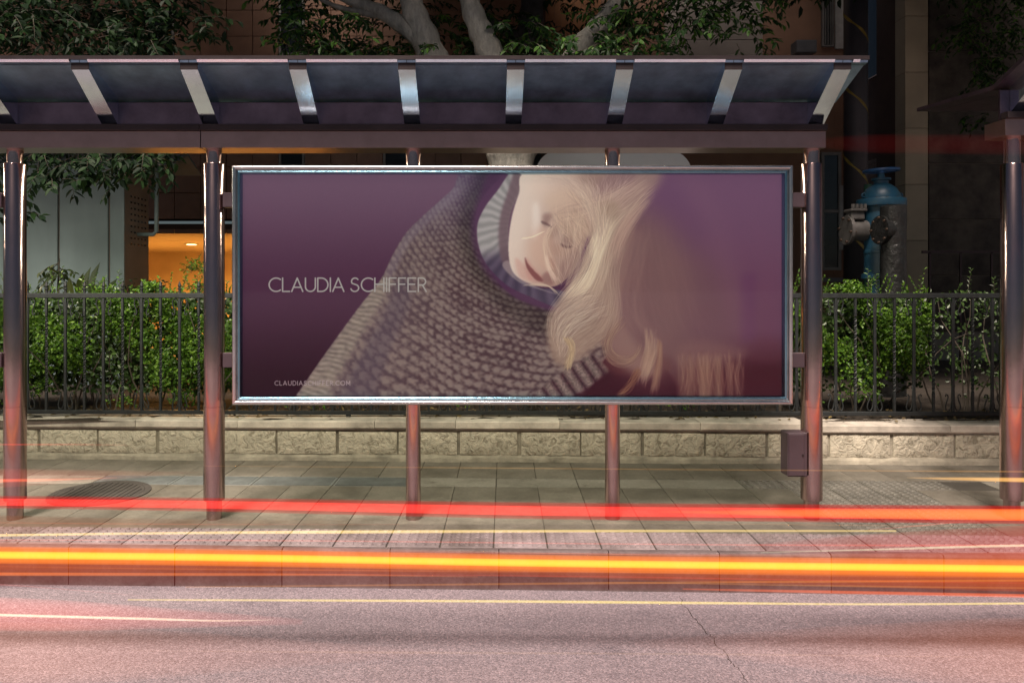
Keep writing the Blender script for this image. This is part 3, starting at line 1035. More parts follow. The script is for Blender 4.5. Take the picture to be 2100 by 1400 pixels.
    over(.55 * m * mask([(1056, 530), (1070, 538), (1092, 572), (1078, 574), (1062, 562)], 4), C(200, 158, 144))
    over(.60 * m * mask([(1078, 528), (1094, 548), (1114, 570), (1108, 580), (1086, 574), (1076, 550)], 3), C(192, 146, 134))
    over(.92 * m * mask([(1076, 527), (1082, 540), (1094, 554), (1110, 570), (1113, 577), (1100, 575), (1086, 560), (1078, 544)], 1.5), C(128, 80, 80))
    over(.70 * m * mask([(1110, 566), (1124, 556), (1132, 570), (1134, 584), (1114, 582)], 3), C(140, 104, 100))
    over(.5 * m * mask([(1126, 556), (1136, 552), (1142, 566), (1136, 576), (1130, 568)], 1.6), C(120, 84, 82))
    over(.6 * m * mask([(1110, 452), (1122, 457), (1132, 466), (1121, 462), (1110, 457)], 1.0), C(96, 70, 72))
    over(.65 * m * mask([(1148, 498), (1160, 503), (1174, 504), (1164, 509), (1151, 505)], 1.0), C(92, 66, 70))
    over(.70 * m * mask([(1116, 528), (1122, 526), (1130, 548), (1140, 572), (1134, 574), (1122, 552)], 2.2), C(232, 208, 188))
    over(.60 * m * mask([(1124, 528), (1136, 532), (1138, 552), (1132, 556)], 3), C(164, 124, 112))
    over(.5 * m * mask([(1150, 540), (1185, 500), (1210, 470), (1180, 560), (1150, 585)], 6), C(134, 106, 104))

    # hair
    L, Dk, M = C(222, 208, 178), C(138, 110, 104), C(196, 176, 148)
    # forehead sweep to the upper right
    over(.85 * mask([(1205, 350), (1345, 350), (1335, 392), (1290, 440), (1235, 480), (1190, 470), (1190, 420)], 13), C(158, 132, 122))
    over(.5 * mask([(1120, 400), (1180, 380), (1230, 400), (1220, 480), (1170, 470), (1130, 440)], 12), C(206, 182, 158))
    over(.55 * mask([(1240, 360), (1300, 360), (1290, 400), (1240, 420), (1215, 400)], 10), C(138, 108, 112))
    strands([(1088, 352), (1150, 372), (1216, 424)], [(1300, 352), (1270, 400), (1226, 450)], 300, C(226, 210, 190), C(164, 136, 126), alpha=.38, jit=6, bias=.8, t0=(0, .4), t1=(.5, 1))
    strands([(1110, 440), (1150, 424), (1240, 400), (1330, 346)], [(1140, 470), (1190, 460), (1262, 440), (1348, 380)], 420, C(228, 210, 184), C(156, 126, 116), alpha=.55, jit=7, t0=(0, .4), t1=(.6, 1))
    strands([(1130, 440), (1150, 470), (1190, 520)], [(1180, 420), (1200, 450), (1225, 500)], 200, C(216, 196, 168), C(150, 122, 110), alpha=.5, jit=6, t0=(0, .4), t1=(.6, 1))
    # soft far side of the hair
    over(.62 * mask([(1280, 440), (1340, 440), (1395, 520), (1410, 620), (1400, 700), (1370, 775), (1290, 770), (1240, 690), (1245, 560)], 38), C(126, 98, 94))
    strands([(1320, 420), (1300, 520), (1310, 640), (1340, 740)], [(1370, 430), (1410, 540), (1440, 640), (1470, 720)], 120, C(160, 130, 120), C(120, 88, 90), 4.0, alpha=.35, jit=10, t0=(0, .5), t1=(.5, 1))
    over(.75 * mask([(1270, 460), (1296, 470), (1282, 560), (1270, 640), (1310, 715), (1350, 770), (1290, 760), (1236, 700), (1236, 600)], 12), C(148, 120, 110))
    strands([(1290, 440), (1266, 540), (1262, 620), (1290, 700)], [(1330, 470), (1310, 560), (1310, 640), (1350, 710)], 160, C(160, 132, 120), C(124, 94, 94), 3.0, alpha=.4, jit=8)
    # main lock
    over(.85 * mask([(1228, 420), (1266, 420), (1262, 500), (1250, 580), (1262, 660), (1210, 720), (1150, 752), (1126, 720), (1122, 672), (1138, 632), (1170, 590), (1198, 540), (1212, 480)], 8), C(160, 138, 120))
    strands([(1330, 372), (1262, 440), (1230, 520), (1222, 600), (1190, 650), (1150, 690), (1146, 750)], [(1348, 396), (1290, 470), (1262, 560), (1266, 640), (1250, 690), (1200, 726), (1160, 790)], 420, C(204, 186, 160), C(118, 92, 90), alpha=.75, jit=9, bias=.9, t0=(0, .5), t1=(.5, 1))
    strands([(1262, 410), (1220, 470), (1196, 545), (1150, 606), (1122, 662), (1140, 730)], [(1330, 400), (1262, 470), (1240, 560), (1214, 620), (1160, 680), (1150, 750)], 420, L, Dk, alpha=.8, jit=6, bias=.7, t0=(0, .4), t1=(.6, 1))
    strands([(1236, 440), (1208, 500), (1186, 560), (1146, 612)], [(1262, 440), (1232, 520), (1206, 590), (1160, 640)], 240, C(234, 226, 200), M, alpha=.8, jit=4, t0=(0, .3), t1=(.7, 1))
    strands([(1126, 690), (1140, 640), (1180, 606), (1222, 590)], [(1150, 740), (1168, 690), (1214, 660), (1256, 640)], 200, C(222, 212, 186), C(110, 84, 82), alpha=.7, jit=6, t0=(0, .4), t1=(.6, 1))
    strands([(1330, 385), (1268, 465), (1236, 545)], [(1345, 400), (1290, 470), (1262, 560)], 160, C(206, 184, 158), C(150, 116, 112), alpha=.6, jit=4, t0=(0, .4), t1=(.6, 1))
    # lower curls
    strands([(1262, 640), (1234, 700), (1250, 744), (1290, 748), (1322, 700)], [(1290, 650), (1250, 700), (1264, 730), (1300, 730), (1312, 700)], 110, C(186, 160, 128), C(92, 62, 66), alpha=.6, jit=5, t0=(0, .3), t1=(.6, 1))
    strands([(1320, 660), (1322, 720), (1304, 790)], [(1346, 680), (1340, 735), (1318, 800)], 110, C(206, 184, 152), C(130, 98, 90), 1.4, alpha=.6, jit=4, t0=(0, .4), t1=(.6, 1))
    strands([(1344, 690), (1346, 740), (1330, 815)], [(1354, 692), (1352, 750), (1344, 815)], 60, C(180, 150, 118), C(120, 84, 78), 1.5, alpha=.45, jit=3)
    strands([(1306, 750), (1284, 790), (1256, 814)], [(1314, 756), (1292, 798), (1266, 818)], 40, C(168, 130, 92), C(110, 70, 60), alpha=.5, jit=3)
    strands([(1150, 690), (1166, 716), (1152, 760)], [(1166, 690), (1176, 716), (1166, 764)], 60, C(206, 190, 150), C(150, 124, 100), alpha=.7, jit=3)
    # wisps over the face
    strands([(1120, 420), (1136, 470), (1150, 530), (1150, 590)], [(1200, 400), (1190, 470), (1186, 530), (1166, 590)], 90, C(236, 222, 196), C(186, 160, 138), alpha=.55, jit=7, t0=(0, .5), t1=(.4, 1))
    strands([(1150, 380), (1200, 430), (1216, 500)], [(1260, 380), (1244, 450), (1232, 520)], 160, C(236, 222, 194), C(150, 122, 112), alpha=.6, jit=6, t0=(0, .4), t1=(.6, 1))
    strands([(1122, 470), (1110, 500), (1116, 540), (1140, 590)], [(1150, 446), (1126, 480), (1130, 520), (1160, 590)], 26, C(236, 220, 196), M, alpha=.5, jit=4)
    strands([(1066, 490), (1090, 486), (1116, 474)], [(1068, 488), (1092, 484), (1118, 472)], 10, C(244, 232, 214), L, alpha=.7, jit=.6)
    strands([(1146, 596), (1176, 545), (1196, 480)], [(1172, 592), (1206, 545), (1222, 480)], 130, C(206, 186, 162), C(118, 94, 92), alpha=.6, jit=5, t0=(0, .4), t1=(.6, 1))
    strands([(1084, 582), (1120, 588), (1146, 600)], [(1070, 584), (1116, 584), (1150, 610)], 14, C(220, 206, 188), M, alpha=.6, jit=2)
    # grain
    I = I * (1 + (rng.random((H, W, 1)) - .5) * .05)

    # lettering, drawn as round-ended strokes
    def arc(cx, cy, rx, ry, a0, a1, n=24):
        t = np.radians(np.linspace(a0, a1, n))
        return [(cx + rx * math.cos(k), cy + ry * math.sin(k)) for k in t]

    G = {
        'C': (.78, [arc(.5, .5, .48, .5, -52, -308)]),
        'L': (.50, [[(.02, 0), (.02, 1), (.5, 1)]]),
        'A': (.78, [[(0, 1), (.38, 0), (.76, 1)], [(.14, .69), (.62, .69)]]),
        'U': (.70, [[(.02, 0), (.02, .64)] + arc(.36, .64, .34, .36, 180, 0) + [(.70, .64), (.70, 0)]]),
        'D': (.72, [[(.02, 0), (.24, 0)] + arc(.26, .5, .46, .5, -90, 90) + [(.24, 1), (.02, 1), (.02, 0)]]),
        'I': (.04, [[(.02, 0), (.02, 1)]]),
        'S': (.56, [arc(.29, .25, .24, .25, -35, -215, 20) + arc(.27, .74, .27, .26, -62, 165, 24)]),
        'H': (.66, [[(.02, 0), (.02, 1)], [(.64, 0), (.64, 1)], [(.02, .46), (.64, .46)]]),
        'F': (.50, [[(.48, 0), (.02, 0), (.02, 1)], [(.02, .46), (.44, .46)]]),
        'E': (.56, [[(.54, 0), (.02, 0), (.02, 1), (.54, 1)], [(.02, .46), (.48, .46)]]),
        'R': (.56, [[(.02, 1), (.02, 0), (.28, 0)] + arc(.28, .26, .24, .26, -90, 90) + [(.02, .52)], [(.30, .52), (.56, 1)]]),
        '.': (.04, [[(.02, .97), (.02, 1)]]),
        'O': (.98, [arc(.49, .5, .48, .5, 0, 360, 40)]),
        'M': (.80, [[(.02, 1), (.02, 0), (.40, .75), (.78, 0), (.78, 1)]]),
    }

    def text(string, xa, xb, yt, h, stroke, col, al, wx=1.0, gap=.145):
        sp = .46
        adv = 0; pos = []
        for ch in string:
            if ch == ' ':
                adv += sp - gap; continue
            pos.append((ch, adv)); adv += G[ch][0] * wx + gap
        total = adv - gap
        k = (xb - xa) / total
        d = np.full((H, W), 1e9)
        i0, i1 = int((yt - 4 - y0) * s), int((yt + h + 5 - y0) * s)
        j0, j1 = int((xa - 5 - x0) * s), int((xb + 6 - x0) * s)
        X, Y = PX[i0:i1, j0:j1], PY[i0:i1, j0:j1]
        dd = np.full(X.shape, 1e9)
        for ch, a in pos:
            for line in G[ch][1]:
                pts = [(xa + (a + px * wx) * k, yt + py * h) for px, py in line]
                for (ax, ay), (bx, by) in zip(pts, pts[1:]):
                    l2 = (bx - ax) ** 2 + (by - ay) ** 2 + 1e-9
                    tq = np.clip(((X - ax) * (bx - ax) + (Y - ay) * (by - ay)) / l2, 0, 1)
                    dd = np.minimum(dd, np.hypot(X - ax - tq * (bx - ax), Y - ay - tq * (by - ay)))
        mm = np.zeros((H, W)); mm[i0:i1, j0:j1] = np.clip((stroke / 2 - dd) * s + .5, 0, 1)
        over(mm * al, col)

    text('CLAUDIA SCHIFFER', 555, 875, 570, 27.5, 2.9, C(172, 172, 166), .97)
    text('CLAUDIASCHIFFER.COM', 567, 720, 782, 8.6, 1.3, C(176, 164, 166), .95, .92, .3)
    return np.clip(I, 0, 1)
# ================================================================== bus shelter
def post(parent, x, y, sleeve, zt, dz=0):
    p = MB().lathe([(.0485, 0), (.0485, zt)], 28).obj('support_post' if not sleeve else 'post', M['steel'], parent, 40, loc=(x, y, 0))
    if sleeve:
        MB().lathe([(.050, .125), (.064, .125), (.067, .128), (.067, .730)], 40, caps=False).obj('lower_sleeve', M['steel'], p, 40)
        MB().lathe([(.0655, .731), (.0655, 2.300), (.063, 2.304), (.050, 2.304)], 40, caps=False).obj('upper_sleeve', M['steel'], p, 40)
    return p

def shelter(label, posts, xa, xb, ribs, dz=0, seams=(), ra=None, rb=None, sheet='steel_roof'):
    s = empty('bus_shelter', (0, 0, 0), label=label, cat='bus shelter', group='bus shelters along the kerb')
    for x, sl in posts:
        post(s, x, 4.92, sl, 2.395 + dz)
    cuts = [xa] + list(seams) + [xb]
    for a, b in zip(cuts, cuts[1:]):
        bm_ = MB()
        bm_.prism([(4.82, 2.392), (4.82, 2.497), (5.02, 2.497), (5.02, 2.392)], a + .003, b - .003, 'x')
        be = bm_.obj('beam', M['steel_beam'], s, loc=(0, 0, dz))
        MB().prism([(4.795, 2.500), (4.795, 2.536), (4.803, 2.540), (4.86, 2.540), (4.86, 2.500)], a + .002, b - .002, 'x').obj('beam_lip', M['dark_metal'], be)
        MB().prism([(4.868, 2.498), (4.868, 2.690), (4.875, 2.696), (4.885, 2.690), (4.885, 2.498)], a + .002, b - .002, 'x').obj('back_fascia', M['steel_fascia'], be)
    ra = xa if ra is None else ra
    rb = xb if rb is None else rb
    # roof sheets between the ribs: rising to the front edge, with a turned lip
    edges = [ra] + [r for r in ribs] + [rb]
    for a, b in zip(edges, edges[1:]):
        if b - a < .06:
            continue
        pr = [(4.486, 2.866), (4.486, 2.858), (4.493, 2.838), (4.515, 2.834), (4.540, 2.834), (4.90, 2.700), (5.75, 2.760), (5.75, 2.785), (4.90, 2.728), (4.54, 2.866)]
        MB().prism(pr, a + .002, b - .002, 'x').obj('roof_panel', M[sheet], s, loc=(0, 0, dz))
        MB().prism([(4.470, 2.850), (4.473, 2.851), (4.485, 2.8385), (4.485, 2.836), (4.481, 2.836)], a + .055, b - .055, 'x').obj('roof_lip', M['steel_rib'], s, loc=(0, 0, dz))
    MB().box(ra, rb, 4.474, 4.485, 2.850 + dz, 2.874 + dz).obj('roof_edge', M['dark_metal'], s)
    for r in ribs:
        q = MB().prism([(4.500, 2.852), (4.500, 2.797), (4.866, 2.541), (4.866, 2.712)], -.051, .051, 'x').obj('rib', M['steel_rib'], s, loc=(r, 0, dz))
        MB().prism([(4.494, 2.856), (4.494, 2.797), (4.499, 2.797), (4.499, 2.856)], -.052, .052, 'x').obj('rib_cap', M['dark_metal'], q)
    return s

PX0 = 2.140
posts = [(2.140 - 1.296 * k, k in (0, 3, 4)) for k in range(5)] + [(2.140 - 1.296 * k, False) for k in (5, 6)] + [(2.140 - 1.296 * 7, True)]
ribs = [2.140 - .648 * k for k in range(15)]
s1 = shelter('long brushed steel bus shelter with slanting ribs under its roof, around the billboard', posts, -7.1, 2.19, sorted(ribs), 0, (-4.4, -1.80), None, 2.29)
for zz in (1.53 + .0, .0):
    pass
def lamp_strip(a, b, w, mat, nm):
    MB().box(a, b, 4.88, 4.96, 2.380, 2.3915, .002).obj(nm, mat, s1)
LAMP_W = 20
lens_mat = lit('light_lens', (1, .78, .5), 2.5)
for k in range(7):
    cx = 2.140 - 1.296 * (k + .5)
    h_ = MB().box(cx - .52, cx + .52, 5.07, 5.17, 2.424, 2.476, .003).obj('light_housing', M['white_trim'], s1)
    MB().box(cx - .49, cx + .49, 5.09, 5.15, 2.418, 2.4235).obj('light_lens', lens_mat, h_)
    la = bpy.data.lights.new('shelter_light', 'AREA')
    la.shape = 'RECTANGLE'; la.size = .98; la.size_y = .05; la.energy = LAMP_W; la.color = (1, .93, .72)
    obj('shelter_light', la, h_, (cx, 5.12, 2.414), (math.radians(22), 0, 0))
# side brackets that tie the billboards to the posts
for zz in (2.02, .985):
    MB().box(-1.68, -1.612, 4.88, 4.94, zz, zz + .094, .003).obj('bracket', M['box_paint'], s1)
    MB().box(2.000, 2.08, 4.88, 4.94, zz, zz + .094, .003).obj('bracket', M['box_paint'], s1)
    MB().box(-3.30, -3.11, 4.88, 4.94, zz, zz + .094, .003).obj('bracket', M['box_paint'], s1)
shelter('second bus shelter cut off by the right edge of the picture', [(3.444, True), (4.74, False), (6.036, False)], 3.33, 7.0, [3.444 + .648 * k for k in range(6)], .08, (), 3.30, None, 'steel_fascia')

# ------------------------------------------------------------------ billboard
bd = empty('billboard', (0, 4.84, 0), label='wide framed billboard with a purple advert of a woman in a knitted jumper', cat='billboard')
BX0, BX1, BZ0, BZ1 = -1.590, 1.967, .758, 2.276
prof = []
for k in range(9):                                   # rounded outer bead
    a = math.pi - math.pi * k / 8
    prof.append((.013 + .013 * math.cos(a), .045 + .013 * math.sin(a)))
prof += [(.027, .034), (.030, .034)]
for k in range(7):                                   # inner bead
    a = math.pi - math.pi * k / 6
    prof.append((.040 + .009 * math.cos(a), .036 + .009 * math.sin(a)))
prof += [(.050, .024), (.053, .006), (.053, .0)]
def rail(kind, prof, mat, bead=False, par=None):
    v, f = [], []
    ends = []
    for s_ in (0, 1):
        for w, h in prof + ([(.053, -.06), (0, -.06)] if not bead else []):
            if kind == 'top':
                p = ((BX0 + w) if s_ == 0 else (BX1 - w), -h, BZ1 - w)
            elif kind == 'bottom':
                p = ((BX0 + w) if s_ == 0 else (BX1 - w), -h, BZ0 + w)
            elif kind == 'left':
                p = (BX0 + w, -h, (BZ0 + w) if s_ == 0 else (BZ1 - w))
            else:
                p = (BX1 - w, -h, (BZ0 + w) if s_ == 0 else (BZ1 - w))
            v.append(p)
    n = len(v) // 2
    f = [(i, i + 1, i + 1 + n, i + n) for i in range(n - 1)] + [(n - 1, 0, n, 2 * n - 1)]
    return MB().add(v, f).obj('inner_bead' if bead else 'frame_rail', mat, par or bd, 38)
for k_ in ('top', 'bottom', 'left', 'right'):
    fr_ = rail(k_, prof[:13], M['steel_frame'])
    rail(k_, [(.0515, .010)] + prof[12:], M['steel_blue_reflection'], True, fr_)
MB().box(BX0 + .01, BX1 - .01, .012, .055, BZ0 + .01, BZ1 - .01).obj('back_panel', M['dark_metal'], bd)
img_arr = paint_poster()
ih, iw = img_arr.shape[:2]
img = bpy.data.images.new('poster_print', iw, ih)
buf = np.ones((ih, iw, 4), np.float32)
buf[..., :3] = img_arr[::-1]
img.pixels.foreach_set(buf.ravel())
img.update()
img.pack()
t = NT('poster_print')
ti = t.n('TexImage'); ti.image = img; ti.extension = 'EXTEND'
pm_ = t.p(color=ti.outputs[0], rough=.8, spec=.05, emit=ti.outputs[0], emit_s=.36)     # faint glow added to the print to brighten it
a, b, c, d = BX0 + .052, BX1 - .052, BZ0 + .052, BZ1 - .052
me = bpy.data.meshes.new('poster')
me.from_pydata([(a, .004, c), (b, .004, c), (b, .004, d), (a, .004, d), (a, .008, c), (b, .008, c), (b, .008, d), (a, .008, d)], [],
               [(0, 1, 2, 3), (7, 6, 5, 4), (0, 4, 5, 1), (1, 5, 6, 2), (2, 6, 7, 3), (3, 7, 4, 0)])
uv = me.uv_layers.new(name='uv')
for i, co in enumerate([(0, 0), (1, 0), (1, 1), (0, 1)]):
    uv.data[i].uv = co
me.materials.append(pm_)
obj('poster', me, bd)
t = NT('clear_glass')
t.t.nodes.remove(t.b)
tr = t.n('BsdfTransparent'); gl = t.n('BsdfGlossy'); gl.inputs['Roughness'].default_value = .03
fr = t.n('Fresnel'); fr.inputs['IOR'].default_value = 1.25     # anti-reflective pane
ms = t.n('MixShader')
t.t.links.new(fr.outputs[0], ms.inputs[0]); t.t.links.new(tr.outputs[0], ms.inputs[1]); t.t.links.new(gl.outputs[0], ms.inputs[2])
t.t.links.new(ms.outputs[0], t.out.inputs['Surface'])
MB().box(a, b, -.012, -.008, c, d).obj('glass_pane', t.m, bd)

# junction box on the right-hand post
jb = empty('junction_box', (0, 4.90, 0), label='small dull purple metal box fixed low on the right-hand post', cat='junction box')
MB().box(1.957, 2.085, -.05, .07, .287, .570, .006).obj('box_body', M['box_paint'], jb)
MB().box(1.962, 2.062, -.058, -.051, .294, .563, .004).obj('box_lid', M['box_paint'], jb)
MB().lathe([(.006, 0), (.006, .006)], 10, (2.05, -.065, .43), 'y').obj('lid_lock', M['dark_metal'], jb)

# manhole cover
mc = road_at(0, 1400)
dmh = 1.5 * F / (1011 - VY)
mh = empty('manhole_cover', ((205 - VX) * dmh / F, dmh, 0), label='round dark manhole cover in the pavement by the left post', cat='manhole cover')
MB().lathe([(.345, .001), (.345, .006), (.30, .006), (.30, .002)], 48, caps=False).obj('cover_ring', M['iron'], mh)
MB().lathe([(.297, .001), (.297, .006)], 48).obj('cover_plate', M['iron'], mh)
ri = MB()
for k in range(-6, 7):
    h = math.sqrt(max(0, .27 ** 2 - (k * .042) ** 2))
    ri.box(k * .042 - .009, k * .042 + .009, -h, h, .0055, .010)
ri.obj('cover_ribs', M['iron'], mh)
# ================================================================== plants
rg = np.random.default_rng(11)

class Leaves:
    """Leaf blades with a folded midrib, six points each; and thin twigs."""
    def __init__(self):
        self.v, self.f = [], []
    def leaf(self, p, d, nrm, L, W, fold=.35, droop=.25):
        d = d.normalized()
        s = d.cross(nrm)
        if s.length < 1e-4:
            s = d.orthogonal()
        s.normalize()
        u = s.cross(d)
        b = len(self.v)
        pts = [(0, 0, 0), (.30, .46, fold), (.68, .40, fold), (1, 0, 0), (.68, -.40, fold), (.30, -.46, fold)]
        for t, w, h in pts:
            q = p + d * (L * t) + s * (W * w) + u * (W * h * .5 - L * droop * t * t)
            self.v.append((q.x, q.y, q.z))
        self.f += [(b, b + 1, b + 2, b + 3), (b, b + 3, b + 4, b + 5)]
    def obj(self, name, mat, parent, **kw):
        me = bpy.data.meshes.new(name)
        me.from_pydata(self.v, [], self.f)
        me.materials.append(mat)
        return obj(name, me, parent, **kw)

def rv(s=1.0):
    return Vector((rnd(-s, s), rnd(-s, s), rnd(-s, s)))

def sprig(lv, tw, p, d, length, nl, L, W, droop=.5, rad=.004, up=.4):
    """A twig with alternate leaves, bending down (droop) or up (negative)."""
    p, d = Vector(p), Vector(d).normalized()
    pts = [p.copy()]
    n = 6
    for i in range(n):
        d = (d + Vector((0, 0, -droop / n)) + rv(.10)).normalized()
        p = p + d * (length / n)
        pts.append(p.copy())
    if tw is not None:
        tw.tube(pts, [rad * (1 - .7 * i / n) for i in range(n + 1)], 4, caps=False)
    for k in range(nl):
        t = (.12 + .88 * (k + .6) / nl) * n
        i = min(int(t), n - 1)
        q = pts[i].lerp(pts[i + 1], t - i)
        ax = (pts[i + 1] - pts[i]).normalized()
        side = ax.cross(Vector((0, 0, 1)))
        side = side.normalized() if side.length > .05 else Vector((1, 0, 0))
        sd_ = 1 if k % 2 else -1
        ld = (ax * rnd(.3, .9) + side * sd_ * rnd(.5, 1) + Vector((0, 0, rnd(-.7, .25) if droop > 0 else rnd(-.1, .8))) + rv(.25))
        lv.leaf(q, ld, Vector((rnd(-.4, .4), rnd(-1.0, .1), up + rnd(0, 1))), L * rnd(.7, 1.2), W * rnd(.75, 1.15), rnd(.1, .5), rnd(.05, .4))

def field(x, z, y, s):
    return (math.sin(x * 2.9 * s + 1.3 * math.sin(z * 3.7 * s + y)) + math.sin(z * 4.3 * s + 2.1 + 1.1 * math.sin(x * 3.1 * s)) + .8 * math.sin(x * 7.3 * s + z * 6.1 * s + 2 * y)) / 2.8

def hedge(label, x0, x1, z0, z1, n, nin, mat, holes=.0, y0=6.80, y1=7.4, top=.10, dens=None, sprigs=0):
    h = empty('hedge', ((x0 + x1) / 2, 7.1, .33), label=label, cat='hedge', group='clipped hedge along the fence')
    off = Vector(((x0 + x1) / 2, 7.1, .33))
    lv, li, tw = Leaves(), Leaves(), MB()
    i = 0
    tries = 0
    while i < n and tries < n * 12:
        tries += 1
        x, z = rnd(x0, x1), z0 + (z1 - z0) * R() ** .85
        g = field(x, z, 0, 1.35)
        if g < holes + rnd(-.22, .18):
            continue
        if dens is not None and R() > dens(x, z):
            continue
        y = y0 + .14 - .20 * g + abs(random.gauss(0, .10))
        zz = z + top * (field(x, 5, 2, 2.0)) * (z - z0) / (z1 - z0)
        # a small rosette
        base = Vector((x, y, zz)) - off
        ax = Vector((rnd(-.6, .6), rnd(-1, -.1), rnd(-.2, 1))).normalized()
        for q in range(random.choice((3, 4, 5))):
            d = (ax * rnd(.2, .9) + rv(.9)).normalized()
            lv.leaf(base + rv(.018), d, Vector((rnd(-.5, .5), rnd(-1.1, -.1), rnd(.1, 1.1))), rnd(.024, .042), rnd(.015, .024), rnd(.1, .5), rnd(0, .3))
            i += 1
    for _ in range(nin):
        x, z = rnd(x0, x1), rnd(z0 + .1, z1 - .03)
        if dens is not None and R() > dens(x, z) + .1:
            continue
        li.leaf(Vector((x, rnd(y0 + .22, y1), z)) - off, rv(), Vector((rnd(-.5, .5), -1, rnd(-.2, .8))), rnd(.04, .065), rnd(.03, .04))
    k = int((x1 - x0) * 9)
    for _ in range(k):
        x = rnd(x0, x1)
        p = Vector((x, rnd(6.95, 7.3), .33))
        pts = [p - off]
        d = Vector((rnd(-.3, .3), rnd(-.3, .1), 1))
        for q in range(6):
            d = (d + rv(.35)).normalized(); d.z = abs(d.z)
            p = p + d * ((z1 - .38) / 6)
            pts.append(p - off)
        tw.tube(pts, [.009 - .001 * q for q in range(7)], 5, caps=False)
    for _ in range(sprigs):
        x = rnd(x0, x1)
        sprig(lv, tw, Vector((x, rnd(6.85, 7.1), z1 - .06)) - off, (rnd(-.4, .4), rnd(-.3, .1), 1), rnd(.08, .30), 11, .036, .018, -.2, .003)
    lv.obj('foliage', mat, h, kind='stuff')
    li.obj('inner_foliage', M['leaf_hedge_dim'], h, kind='stuff')  # darker leaf colour stands for the shade inside the hedge
    tw.obj('stems', M['twig'], h, kind='stuff')
    return h

hedge('bright green clipped hedge behind the fence left of the billboard', -5.6, -2.26, .42, 1.46, 19000, 11000, M['leaf_hedge'], .04, sprigs=46,
      dens=lambda x, z: 1.0 if z > .62 else .55)
hedge('stretch of hedge hidden behind the billboard', -2.22, 2.74, .40, 1.42, 6000, 2500, M['leaf_hedge'], -.1)
hedge('green hedge between the right-hand post and the dark gap', 2.78, 4.12, .42, 1.46, 7600, 3600, M['leaf_hedge'], .06, sprigs=34,
      dens=lambda x, z: (1.0 if z > .72 - .15 * math.sin(x * 5) else .25) * (1 if x < 3.75 else (.8 if z > .75 else .3)))
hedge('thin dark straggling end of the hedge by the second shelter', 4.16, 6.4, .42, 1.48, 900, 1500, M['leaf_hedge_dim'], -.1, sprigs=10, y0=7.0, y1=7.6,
      dens=lambda x, z: .9 if z > 1.3 else .35)

# fallen leaves on the soil strip
lt = Leaves()
for _ in range(650):
    x = rnd(-6, 6)
    lt.leaf(Vector((x, rnd(6.62, 7.2) - .0288 * x, .352 + rnd(0, .012))), Vector((rnd(-1, 1), rnd(-1, 1), rnd(-.1, .2))), Vector((rnd(-.4, .4), rnd(-.8, .2), 1)), rnd(.03, .06), rnd(.015, .03), .3, .1)
lt.obj('fallen_leaves', M['litter'], None, kind='stuff', label='dry fallen leaves on the soil strip under the fence')

# broad plants that stand above the hedge on the left
def plant(name, label, cat, base, mats, build):
    e = empty(name, base, label=label, cat=cat)
    lv, tw = Leaves(), MB()
    build(lv, tw)
    lv.obj('foliage', mats, e, kind='stuff')
    tw.obj('stems', M['twig'], e, kind='stuff')
    return e
def pb(px, py, d, base):
    return P(px, py, d) - Vector(base)
ob = (-4.35, 7.9, .33)
def spray(lv, tw):
    c = pb(118, 600, 7.9, ob)
    top = pb(122, 530, 7.9, ob)
    tw.tube([(0, 0, 0), c, top], [.012, .009, .006], 6)
    for k, (x, y) in enumerate([(70, 560), (85, 535), (120, 520), (150, 528), (160, 545), (100, 548), (62, 580), (140, 560), (110, 528), (130, 540), (80, 552)]):
        e = pb(x, y, 7.9 + rnd(-.15, .15), ob)
        sprig(lv, tw, top + (c - top) * rnd(0, .5), e - top, (e - top).length + .06, 8, .085, .042, .6, .004)
plant('leafy_shrub', 'dark leafy shrub arching in front of the grey cabinet', 'shrub', ob, M['leaf_broad'], spray)
oc = (-2.75, 7.9, .33)
def blades(lv, tw):
    for (x0, y0, x1, y1) in [(172, 610, 180, 545), (182, 612, 198, 535), (160, 610, 168, 560), (205, 610, 212, 565), (148, 612, 140, 570), (222, 610, 236, 570), (190, 614, 188, 570)]:
        a, b = pb(x0, y0, 7.85, oc), pb(x1, y1, 7.85 + rnd(-.1, .1), oc)
        lv.leaf(a, b - a, Vector((rnd(-.3, .3), -1, .2)), (b - a).length, .085, .5, .15)
        tw.tube([(a.x * .9, a.y, 0), a], .006, 5)
plant('broad_leaf_plant', 'broad upright leaves rising over the hedge before the cabinet', 'plant', oc, M['leaf_broad'], blades)
od = (-3.0, 7.7, .33)
def vine_(lv, tw):
    for k in range(12):
        x = rnd(268, 350)
        s0 = pb(x, 612, 7.7, od)
        sprig(lv, tw, s0, (rnd(-.5, .5), rnd(-.3, .2), 1), rnd(.12, .24), 8, .055, .03, .9, .004)
plant('climbing_plant', 'dark climbing shoots against the orange alcove light', 'plant', od, M['leaf_left'], vine_)
oe = (-2.62, 7.3, .33)
def tuft(lv, tw):
    for k in range(34):
        s0 = pb(rnd(392, 425), rnd(540, 612), 7.3 + rnd(-.1, .1), oe)
        sprig(lv, tw, s0, (rnd(-.7, .7), rnd(-.7, .1), rnd(.2, 1)), rnd(.06, .14), 9, .036, .022, .1, .003)
plant('small_shrub', 'bright green bush beside the left inner post against the alcove', 'shrub', oe, M['leaf_hedge'], tuft)

